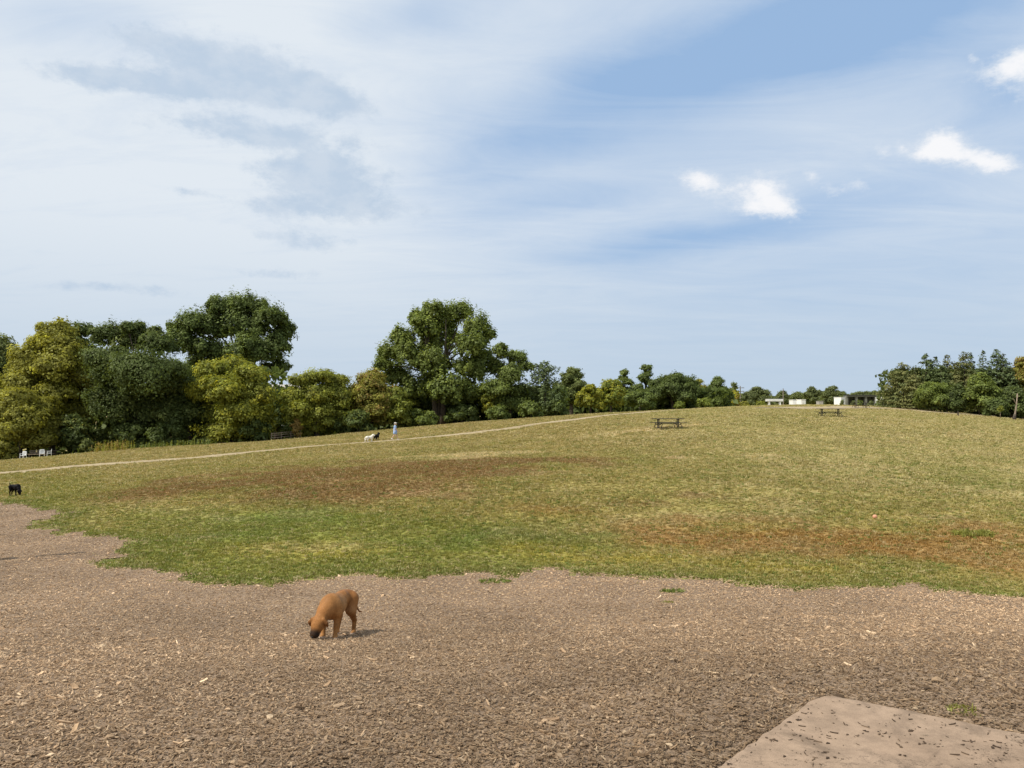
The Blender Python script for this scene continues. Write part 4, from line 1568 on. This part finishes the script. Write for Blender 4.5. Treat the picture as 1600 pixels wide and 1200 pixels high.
def fawn(V, pose):
    n = len(V)
    c = np.tile(np.array([.290, .130, .043]), (n, 1))
    x, y, z = V.T
    # darker saddle along the spine, pale flank and chest, black mask, white toes
    sp = smooth01((z - .50) / .08)[:, None]
    c = c * (1 - .34 * sp) + np.array([.150, .056, .018]) * .34 * sp
    fl = np.exp(-(((x - .14) / .16) ** 2 + ((z - .45) / .09) ** 2))[:, None]
    c = c * (1 - .38 * fl) + np.array([.47, .26, .105]) * .38 * fl
    rp = smooth01((-.05 - x) / .25)[:, None]
    c = c * (1 - .3 * rp) + np.array([.170, .066, .020]) * .3 * rp
    bl = np.exp(-((z - .33) / .05) ** 2)[:, None] * (np.abs(x + .05) < .18)[:, None]
    c = c * (1 - .3 * bl) + np.array([.42, .25, .12]) * .3 * bl
    lg = smooth01((.24 - z) / .16)[:, None] * (x[:, None] < .33)
    c = c * (1 - .3 * lg) + np.array([.42, .225, .085]) * .3 * lg
    tip, hd, mz = np.array(pose['tip']), np.array(pose['head']), np.array(pose['muzzle'])
    d = np.linalg.norm((V - (tip * .95 + mz * .05)) * np.array([1, .9, 1]), axis=1)
    m = smooth01((.094 - d) / .05)[:, None]
    c = c * (1 - m) + np.array([.022, .016, .013]) * m
    for s in (-1, 1):                      # dark rims of the eyes and ears
        e = hd + np.array([.03, s * .125, .0])
        q = np.exp(-(np.linalg.norm(V - e, axis=1) / .05) ** 2)[:, None] * .75
        c = c * (1 - q) + np.array([.12, .05, .02]) * q
    toe = smooth01((.040 - z) / .015)[:, None] * (x[:, None] < .34)
    c = c * (1 - .8 * toe) + np.array([.62, .54, .46]) * .8 * toe
    return c


def solid(col, col2=None, f=None):
    def fn(V, pose):
        c = np.tile(np.array(col), (len(V), 1))
        if col2 is not None:
            m = f(V)[:, None]
            c = c * (1 - m) + np.array(col2) * m
        return c
    return fn


# the red fawn dog sniffing the chips
dog('fawn short haired dog with black muzzle sniffing the wood chips', 524, 998, math.radians(-104), 1.03, HEAD_DOWN, fawn, .0075)
# black dog grazing about on the grass edge
bp = dict(HEAD_DOWN, front_drop=0, tail=[(-.36, 0, .50), (-.42, 0, .56), (-.44, 0, .64), (-.42, 0, .72)], hl=-.10, hr=.04)
dog('black dog with raised tail sniffing the grass near the wood chips', 24, 775, math.radians(-22), 1.0, bp, solid((.006, .0045, .0045)))
# the pair behind the walker
wp = dict(HEAD_UP, fluff=.022, tail=[(-.36, 0, .50), (-.45, 0, .42), (-.50, 0, .30), (-.52, 0, .22)], tail_r=(.05, .045, .04, .02), fl=.12, fr=-.05, hl=-.12, hr=.10)
dog('fluffy cream white dog trotting along the footpath behind the walker', 577.5, 690.5, math.radians(38), 1.0, wp, solid((.74, .70, .60)), .012)
bp2 = dict(HEAD_UP, fluff=.012, tail=[(-.36, 0, .50), (-.44, 0, .52), (-.50, 0, .46)], fl=.02)
dog('black dog with white chest standing behind the cream white dog', 588.5, 688.2, math.radians(70), 1.05, bp2, solid((.006, .006, .006), (.55, .52, .47), lambda V: smooth01((V[:, 0] - .20) / .05) * smooth01((.42 - V[:, 2]) / .05) * smooth01((V[:, 2] - .1) / .05)), .012)


def person():
    p = hit(617, 687.6)
    t = thing('person', 'walker in a light blue dress and pale sun hat striding up the footpath', 'person', (p[0], p[1], p[2] + .035), math.radians(14))
    S = M_SKIN = mat('skin', lambda t_: principled(t_, t_.mixmul(1.0, (.52, .33, .23), t_.grey(t_.ramp(t_.noise(objco(t_), 9.0), .3, .7, .92, 1.06))), .55, spec=.35))
    P = []
    ad = lambda a, b, ra, rb, k=.02: P.append((a, b, ra, rb, k))
    # x is the walking direction, y to the walker's left
    ad((0, 0, .93), (0, 0, 1.08), .125, .105, .05)
    ad((0, 0, 1.08), (.015, 0, 1.30), .105, .125, .05)
    ad((.015, -.10, 1.34), (.015, .10, 1.34), .075, .075, .05)
    ad((.02, 0, 1.38), (.04, 0, 1.48), .052, .048, .03)
    ad((.055, 0, 1.56), (.06, 0, 1.60), .085, .092, .03)          # head
    ad((.085, 0, 1.515), (.10, 0, 1.525), .052, .048, .02)         # jaw
    ad((.145, 0, 1.555), (.162, 0, 1.54), .013, .016, .01)         # nose
    for s in (-1, 1):
        ad((.05, s * .088, 1.57), (.045, s * .094, 1.55), .020, .014, .008)   # ear
    ad((.138, -.02, 1.512), (.138, .02, 1.512), .012, .012, .006)  # mouth
    for s, hipx, kx, ax_, toe, kz, az in ((1, .03, .16, .30, .42, .50, .09), (-1, -.02, -.04, -.30, -.22, .50, .16)):
        y = s * .085
        ad((hipx, y, .92), (kx, y, kz), .092, .058, .04)
        ad((kx, y, kz), (kx * .55 + ax_ * .45, y, kz * .55 + az * .45), .056, .054, .02)
        ad((kx * .55 + ax_ * .45, y, kz * .55 + az * .45), (ax_, y, az), .054, .034, .02)
        ad((ax_, y, az - .03), (toe, y * 1.05, max(.035, az - .085)), .038, .032, .02)
    for s, ex, hx in ((1, -.10, -.12), (-1, .10, .26)):
        sh, el, wr = (.01, s * .185, 1.335), (ex, s * .225, 1.08), (hx, s * .22, .86)
        ad(sh, el, .052, .040, .03)
        ad(el, wr, .040, .027, .02)
        d = np.array(wr) - np.array(el)
        d /= np.linalg.norm(d)
        w = np.array(wr)
        side = np.array([1, 0, 0]) - d * d[0]
        side /= np.linalg.norm(side)
        pm = w + d * .075
        ad(tuple(w + d * .02), tuple(pm), .030, .034, .015)
        for q, (o, l) in enumerate(((-.030, .062), (-.010, .076), (.011, .072), (.031, .056))):
            b0 = pm + side * o
            b1 = b0 + d * l * .55 + np.array([0, -s, 0]) * .006
            ad(tuple(b0), tuple(b1), .0095, .009, .003)
            ad(tuple(b1), tuple(b1 + d * l * .45 + np.array([0, -s, 0]) * .022), .009, .008, .003)
        th = w + d * .03 + side * .026
        ad(tuple(th), tuple(th + side * .030 + d * .030), .012, .010, .005)
        ad(tuple(th + side * .030 + d * .030), tuple(th + side * .032 + d * .062), .010, .009, .004)
    V, Q = skin(P, .0095, .02)
    b = obj('body', make_mesh('body', V, Q, None, True), S, t)
    for s in (-1, 1):
        me = bpy.data.meshes.new('eye')
        bm = bmesh.new()
        bmesh.ops.create_icosphere(bm, subdivisions=1, radius=.012)
        bm.to_mesh(me)
        bm.free()
        obj('eye', me, M_EYE, b, (.138, s * .034, 1.575))
    # dress: bodice, skirt swinging to above the knee, short sleeves
    D = []
    ad2 = lambda a, b_, ra, rb, k=.03: D.append((a, b_, ra, rb, k))
    ad2((0, 0, 1.02), (.015, 0, 1.30), .130, .140, .05)
    ad2((.015, -.10, 1.335), (.015, .10, 1.335), .090, .090, .05)
    ad2((0, 0, 1.02), (.03, .0, .78), .145, .19, .06)
    ad2((.03, .05, .80), (.10, .06, .66), .15, .135, .05)
    ad2((-.01, -.05, .80), (-.05, -.06, .66), .15, .135, .05)
    for s, ex in ((1, -.10), (-1, .10)):
        ad2((.01, s * .185, 1.335), (.01 * .45 + ex * .55, s * .207, 1.195), .070, .062, .03)
    V, Q = skin(D, .014, .03)
    obj('dress', make_mesh('dress', V, Q, None, True), plain('blue_cloth', (.30, .42, .66), .9, .12, 12, .1), t)
    Hh = [((.045, 0, 1.575), (.035, 0, 1.62), .095, .098, .02), ((.0, 0, 1.56), (-.03, 0, 1.44), .078, .050, .03)]
    V, Q = skin(Hh, .014, .02)
    V[:, 0] = np.where((V[:, 0] > .10) & (V[:, 2] < 1.62), .10, V[:, 0])
    obj('hair', make_mesh('hair', V, Q, None, True), plain('grey_blond_hair', (.40, .33, .24), .7, .2, 40, .3), t)
    mb = MB()
    n = 20
    ring = [(.115, 1.635), (.118, 1.68), (.105, 1.715), (.06, 1.735), (.0, 1.738)]
    mb.tube([(.045, 0, 1.640), (.045, 0, 1.648)], [.185, .180], n)
    mb.tube([(.045, 0, z) for _, z in ring[:-1]] + [(.045, 0, 1.738)], [r_ for r_, _ in ring[:-1]] + [.012], n)
    mb.build('sun_hat', plain('pale_straw', (.66, .62, .54), .9, .1, 30, .1), t, True)
    for ax_, toe, y, az in ((.30, .42, .085, .09), (-.30, -.22, -.085, .16)):
        V, Q = skin([((ax_ - .03, y, az - .045), (toe, y * 1.05, max(.038, az - .085)), .050, .042, .02)], .012, .02)
        V[:, 2] = np.maximum(V[:, 2], -.03)
        obj('shoe', make_mesh('shoe', V, Q, None, True), M_WHITEPLASTIC, t)


person()

# ------------------------------------------------------------------ picnic tables and other furniture


def place(px, Y):
    X = float(at(px, 640, Y)[0])
    return np.array([X, Y, float(H(X, Y))])


def picnic_table(label, px, py, rz, frame, wood, group='picnic tables on the meadow'):
    """long axis along x; steel frame with upright posts and bent seat legs"""
    p = hit(px, py) if py > 0 else place(px, -py)
    t = thing('picnic_table', label, 'picnic table', (p[0], p[1], p[2] + .005), rz, group)
    top = bpy.data.objects.new('table_top', None)
    mb = MB()
    top = mb.box((0, -.30, .745), (2.4, .142, .045)).build('table_top', wood, t)
    for k in range(1, 5):
        o = top.copy()
        o.name = 'plank'
        C.objects.link(o)
        o.parent = top
        o.location = (0, k * .15, 0)
    for s in (-1, 1):
        b = MB().box((0, s * .70, .445), (2.4, .140, .042)).build('bench', wood, t)
        o = b.copy()
        o.name = 'plank'
        C.objects.link(o)
        o.parent = b
        o.location = (0, s * .148, 0)
    for ex in (-.78, .78):
        for s in (-1, 1):
            MB().tube([(ex, s * .16, .0), (ex, s * .16, .722)], .040, 8).build('post', frame, t)
            MB().tube([(ex, s * .16, .30), (ex, s * .45, .30), (ex, s * .62, .34), (ex, s * .74, .425)], .028, 8).build('seat_arm', frame, t)
            MB().tube([(ex, s * .80, .425), (ex + .05 * (1 if ex < 0 else -1), s * .84, .30), (ex - .04 * (1 if ex < 0 else -1), s * .86, .14), (ex, s * .90, .0)], .026, 8).build('seat_leg', frame, t)
        MB().tube([(ex, -.36, .712), (ex, .36, .712)], .026, 8).build('top_brace', frame, t)
    MB().tube([(-.78, 0, .36), (.78, 0, .36)], .024, 8).build('stretcher', frame, t)
    return t


picnic_table('black picnic table with a worn straw coloured strip beside it', 1044, 669.5, math.radians(7), M_BLACKMETAL, M_BLACKMETAL)
picnic_table('black picnic table on the bare meadow top', 1297, 651, math.radians(-2), M_BLACKMETAL, M_BLACKMETAL)
picnic_table('small dark picnic table standing against the pale dirt track', 1345, -113, math.radians(3), M_DARKWOOD, M_DARKWOOD)
picnic_table('weathered dark picnic table in tree shade by two white chairs', 76, -95, math.radians(4), M_DARKWOOD, M_DARKWOOD, 'picnic tables on the meadow')


def white_bench():
    p = hit(1210, 638)
    p = at(1210, 638, 132)
    z = float(H(p[0], 132))
    t = thing('stone_bench', 'white stone bench with two block legs on the meadow crest', 'bench', (p[0], 132, z - .02), math.radians(-2))
    MB().box((0, 0, .90), (2.7, .75, .34)).build('seat', M_WHITEPAINT, t)
    MB().box((0, .10, 1.08), (2.74, .80, .05)).build('top_slab', M_WHITEPAINT, t)
    for s in (-1, 1):
        MB().box((s * .88, 0, .36), (.22, .6, .76)).build('leg', M_WHITEPAINT, t)


white_bench()


def plastic_chair(label, px, py, rz, group=None):
    p = place(px, py)
    t = thing('garden_chair', label, 'chair', (p[0], p[1], p[2]), rz, 'white plastic garden chairs')
    m = M_WHITEPLASTIC
    MB().box((0, 0, .43), (.46, .46, .035)).build('seat', m, t)
    b = MB().box((-.235, 0, .86), (.035, .44, .09)).box((-.215, 0, .50), (.035, .42, .06)).build('backrest', m, t)
    for y in (-.16, -.055, .055, .16):
        MB().box((-.226, y, .68), (.022, .070, .32)).build('slat', m, b)
    for s in (-1, 1):
        MB().tube([(.21, s * .23, .0), (.19, s * .225, .42), (.17, s * .235, .64)], [.028, .030, .026], 8).build('leg', m, t)
        MB().tube([(-.25, s * .23, .0), (-.21, s * .215, .42), (-.245, s * .22, .86)], [.028, .030, .024], 8).build('leg', m, t)
        MB().box((-.03, s * .24, .65), (.44, .055, .03)).build('armrest', m, t)
    return t


plastic_chair('single white plastic chair at the end of the long dark bench', 37.5, 90, math.radians(-95))
plastic_chair('white plastic chair facing sideways, lower of the pair by the picnic table', 67, 89.5, math.radians(-60))
plastic_chair('white plastic chair nearer the trees of the pair by the picnic table', 78, 91.5, math.radians(-150))


def long_bench():
    p = place(53, 91.5)
    t = thing('park_bench', 'long dark weathered bench between the white plastic chairs', 'bench', (p[0], p[1] + .8, float(H(p[0], p[1] + .8))), math.radians(4))
    for k in range(2):
        MB().box((0, -.11 + k * .2, .45), (2.0, .17, .045)).build('seat_plank', M_DEADWOOD, t)
        MB().box((0, .26 + .03 * k, .62 + .2 * k), (2.0, .04, .14)).build('back_plank', M_DARKWOOD, t)
    for s in (-1, 1):
        MB().box((s * .8, 0, .21), (.09, .42, .42)).build('leg', M_DARKWOOD, t)
        MB().box((s * .8, .335, .46), (.08, .05, .90)).build('back_post', M_DARKWOOD, t)


long_bench()


def rail_fence():
    a, b = hit(416, 690), hit(462, 685.5)
    t = thing('rail_fence', 'low weathered rail fence under the dark trees', 'fence', (a[0], a[1] + 2, float(H(a[0], a[1] + 2))), math.atan2(b[1] - a[1], b[0] - a[0]))
    L = float(np.hypot(*(b - a)[:2]))
    dz = float(H(b[0], b[1] + 2) - H(a[0], a[1] + 2))
    n = 4
    for i in range(n):
        x = L * i / (n - 1)
        MB().tube([(x, 0, dz * i / (n - 1) - .2), (x + .01, 0, dz * i / (n - 1) + .98)], [.07, .06], 8).build('post', M_DEADWOOD, t)
    for i in range(n - 1):
        for z in (.38, .66, .90):
            MB().tube([(L * i / (n - 1) - .1, -.07, z + dz * i / (n - 1)), (L * (i + 1) / (n - 1) + .1, -.07, z + dz * (i + 1) / (n - 1) + .03 * (i - 1))], [.05, .045], 7).build('rail', M_DEADWOOD, t)


rail_fence()


def posts():
    p = hit(1497, 650)
    t = thing('marker_post', 'short dark wooden post beside the dirt track', 'post', tuple(p))
    MB().tube([(0, 0, -.2), (.01, 0, .52)], [.085, .08], 10).build('post_shaft', M_DARKWOOD, t)
    MB().tube([(.01, 0, .515), (.01, 0, .58)], [.09, .05], 10).build('post_cap', M_DARKWOOD, t)
    p = hit(1585, 656.5)
    t = thing('dead_tree', 'leaning pale dead trunk with broken top and dark base', 'tree', tuple(p))
    MB().tube([(0, 0, -.2), (.12, 0, .9), (.33, .02, 2.0), (.45, .02, 3.35)], [.15, .10, .085, .05], 9).build('trunk', M_DEADWOOD, t, True)
    MB().tube([(.30, .02, 1.9), (.05, .05, 2.5), (-.08, .05, 2.75)], [.045, .03, .01], 6).build('branch', M_DEADWOOD, t, True)
    MB().tube([(.40, .02, 2.7), (.62, -.05, 3.15)], [.03, .008], 6).build('branch', M_DEADWOOD, t, True)
    MB().tube([(-.02, 0, -.1), (.0, 0, .35), (.05, 0, .75)], [.24, .20, .12], 9).build('bark_base', M_BARK, t, True)
    # sapling
    p = hit(1563, 654.5)
    base = np.array(p)
    t = thing('sapling', 'thin pale sapling with one small tuft of leaves', 'tree', tuple(p))
    MB().tube([(0, 0, -.1), (.02, 0, .7), (-.01, 0, 1.3)], [.045, .035, .012], 7).build('trunk', M_DEADWOOD, t, True)
    lob = [(base[0], base[1], base[2] + 1.15, .30, .30, .24), (base[0] + .1, base[1], base[2] + 1.38, .2, .2, .18)]
    obj('crown', crown_mesh('crown', lob, .13, 'olive', 301, origin=base, cover=1.4), M_LEAF, t)
    # toy ball
    p = hit(1367, 811)
    me = bpy.data.meshes.new('ball')
    bm = bmesh.new()
    bmesh.ops.create_icosphere(bm, subdivisions=3, radius=.065)
    bm.to_mesh(me)
    bm.free()
    o = obj('toy_ball', me, plain('faded_orange', (.62, .30, .18), .6, .1, 20, .3), None, (p[0], p[1], p[2] + .07))
    tag(o, 'small faded orange ball lying in the green grass', 'ball')


posts()


def shadow_post():  # unseen post known by its shadow; box and board added to widen it
    tip = hit(185, 861)
    p = tip[:2] - 3.75 * np.array([math.sin(SUN_AZ), math.cos(SUN_AZ)]) * -1
    z = float(H(*p))
    t = thing('unseen_post', 'tall slim wooden post with an added box and board for its shadow, beside the wood chips', 'post', (p[0], p[1], z), -.9)
    MB().tube([(0, 0, -.3), (0, 0, 4.0)], [.055, .045], 10).build('post_shaft', M_DEADWOOD, t)
    b_ = MB().box((0, -.14, 1.35), (.40, .26, 1.5)).build('shadow_box', M_DARKSTEEL, t)
    MB().box((0, -.25, 1.62), (.2, .03, .06)).build('box_strip', M_BLACKMETAL, b_)
    MB().box((0, 0, 3.25), (.26, .05, 1.3)).build('shadow_plate', M_WHITEPAINT, t)


shadow_post()

# ------------------------------------------------------------------ structures beyond the crest


def ground_at(px, Y):
    X = float(at(px, 640, Y)[0])
    return X, Y, float(H(X, Y))


def open_bays():
    Y = 205
    X, _, z = ground_at(1346, Y)
    k = Y / F
    t = thing('storage_shed', 'grey concrete shed with three dark open bays', 'shed', (X, Y, z), math.radians(-6))
    zt = at(1346, 618, Y)[2] - z
    w = 42 * k
    m = plain('stained_concrete', (.15, .15, .125), .9, .3, .8, .15)
    MB().box((0, 2.6, zt * .5), (w, .2, zt)).build('back_wall', m, t)
    for i in range(4):
        MB().box((-w / 2 + w * i / 3, 1.3, zt * .5 - .02), (.55 if 0 < i < 3 else .4, 2.7, zt - .06)).build('partition_wall', m, t)
    MB().box((0, 1.2, zt + .09), (w + .3, 3.2, .16)).build('roof', M_DARKSTEEL, t)
    MB().box((0, -.10, zt - .16), (w + .4, .16, .34)).build('lintel', m, t)
    MB().box((0, -.16, zt * .22), (w + .3, .2, zt * .44)).build('front_wall', m, t)
    # annex at the end of the shed
    MB().box((w / 2 + 1.1, 1.2, zt * .42), (2.0, 2.6, zt * .84)).build('annex', m, t)


def white_box(name, label, cat, px, py_top, wpx, Y, depth, rz, mt, split=False):
    X, _, z = ground_at(px, Y)
    k = Y / F
    t = thing(name, label, cat, (X, Y, z), rz)
    zt = at(px, py_top, Y)[2] - z
    w = wpx * k
    MB().box((0, 0, zt * .5 + .15), (w, depth, zt - .3)).build('body', mt, t)
    MB().box((0, 0, zt + .02), (w + .12, depth + .12, .1)).build('roof', mt, t)
    n = 3 if split else 2
    for i in range(n):
        MB().box((-w / 2 + w * (i + .5) / n, -depth / 2 - .025, zt * .5 + .1), (w / n * .86, .04, zt * .72)).build('door', mt, t)
    for s in (-1, 1):
        MB().box((s * w * .35, 0, .1), (.3, depth * .9, .28)).build('skid', M_DARKSTEEL, t)
    return t


open_bays()
white_box('storage_trailer', 'white box trailer with a shaded end beyond the crest', 'trailer', 1242, 625, 12, 190, 3.0, math.radians(-4), M_WHITEPAINT, True)
white_box('storage_trailer', 'plain white box trailer beside the other white trailer', 'trailer', 1252, 624.5, 7, 186, 2.2, math.radians(8), M_WHITEPAINT)
white_box('storage_container', 'upright white container next to the open fronted shed', 'container', 1312, 621, 8, 185, 2.2, math.radians(22), M_WHITEPAINT)
white_box('storage_container', 'white container half hidden by the broad spruce', 'container', 1376, 621, 11, 178, 2.2, math.radians(-12), M_WHITEPAINT)
white_box('storage_box', 'low grey box between the two far round trees', 'container', 1281, 627, 7, 195, 1.6, 0, M_CONCRETE2)


def utility_pole(label, px, top, Y, arms=True):
    X, _, z = ground_at(px, Y)
    h = at(px, top, Y)[2] - z
    t = thing('utility_pole', label, 'utility pole', (X, Y, z), math.radians(20), 'utility poles beyond the crest')
    MB().tube([(0, 0, -.3), (0, 0, h)], [.16, .11], 9).build('pole', M_POLE, t)
    if arms:
        for q in range(2):
            a = MB().box((0, -.12, h - .5 - q * .9), (2.2, .1, .12)).build('crossarm', M_POLE, t)
            for x in (-.95, -.5, .5, .95):
                MB().tube([(x, -.12, h - .44 - q * .9), (x, -.12, h - .26 - q * .9)], [.045, .03], 6).build('insulator', M_DARKSTEEL, a)


utility_pole('tall grey utility pole with crossarms above the golden bush', 1157, 603, 200)
utility_pole('slim bare pole between the far trees and the white trailers', 1224, 607, 215, False)


def white_building():
    Y = 180
    X, _, z = ground_at(436, Y)
    zt = at(436, 600.5, Y)[2] - z
    t = thing('flat_roofed_building', 'white flat roofed building glimpsed behind the dark trees', 'building', (X, Y, z), 0)
    m = M_WHITEPAINT
    w = MB().box((0, 4, zt * .5 - .3), (13, 8, zt - .6)).build('wall', m, t)
    MB().box((0, 4, zt - .32), (13.5, 8.5, .62)).build('roof', m, t)
    for i in range(4):
        f = MB().box((-4.8 + i * 3.2, -.04, zt * .55), (1.6, .06, 1.3)).build('window', M_DARKSTEEL, t)
        MB().box((-4.8 + i * 3.2, -.06, zt * .55 - .7), (1.8, .1, .08)).build('sill', m, f)


white_building()


# tall stalks of dry weeds along the dark wood edge
def tall_weeds(label, pix0, pix1, n, hgt, seed, col=('yolive', 'olive', 'brown')):
    r = np.random.default_rng(seed)
    a, b = hit(*pix0), hit(*pix1)
    Vs, Cs, nv = [], [], 0
    for i in range(n):
        q = a + (b - a) * r.random()
        x, y = q[0] + r.normal(0, .3), q[1] + r.normal(0, .7)
        z = float(H(x, y))
        h = hgt * r.uniform(.55, 1.1)
        m = 16
        u = np.sort(r.random(m))
        ang = r.uniform(0, 6.28, m)
        P = np.c_[x + .10 * (1.1 - u) * np.cos(ang), y + .10 * (1.1 - u) * np.sin(ang), z + u * h]
        V, _ = leaf_quads(P, unit(np.c_[np.cos(ang), np.sin(ang), np.full(m, .6)]), r.uniform(.05, .11, m), r, .4)
        Vs.append(V)
        Cs.append(np.repeat(LEAFC[col[r.integers(len(col))]] * r.normal(1.1, .2, (m, 1)).clip(.6, 1.6), 4, 0))
    V = np.concatenate(Vs)
    o = obj('tall_weeds', make_mesh('tall_weeds', V, np.arange(len(V)).reshape(-1, 4), np.concatenate(Cs)), M_LEAF)
    tag(o, label, 'weeds', kind='stuff')


tall_weeds('tall yellowish weed stalks along the foot of the willow like tree', (148, 707), (204, 703), 130, 1.15, 401)
tall_weeds('low dark weeds along the wood edge', (205, 702), (330, 695), 150, .7, 402, ('dark', 'green', 'olive'))
tall_weeds('weedy fringe along the conifers', (1400, 637.5), (1600, 653), 420, .45, 403, ('brown', 'yolive', 'cedarbrown'))
tall_weeds('weedy fringe at the foot of the cottonwoods', (470, 684), (860, 651), 420, .5, 404, ('mid', 'olive', 'yolive'))
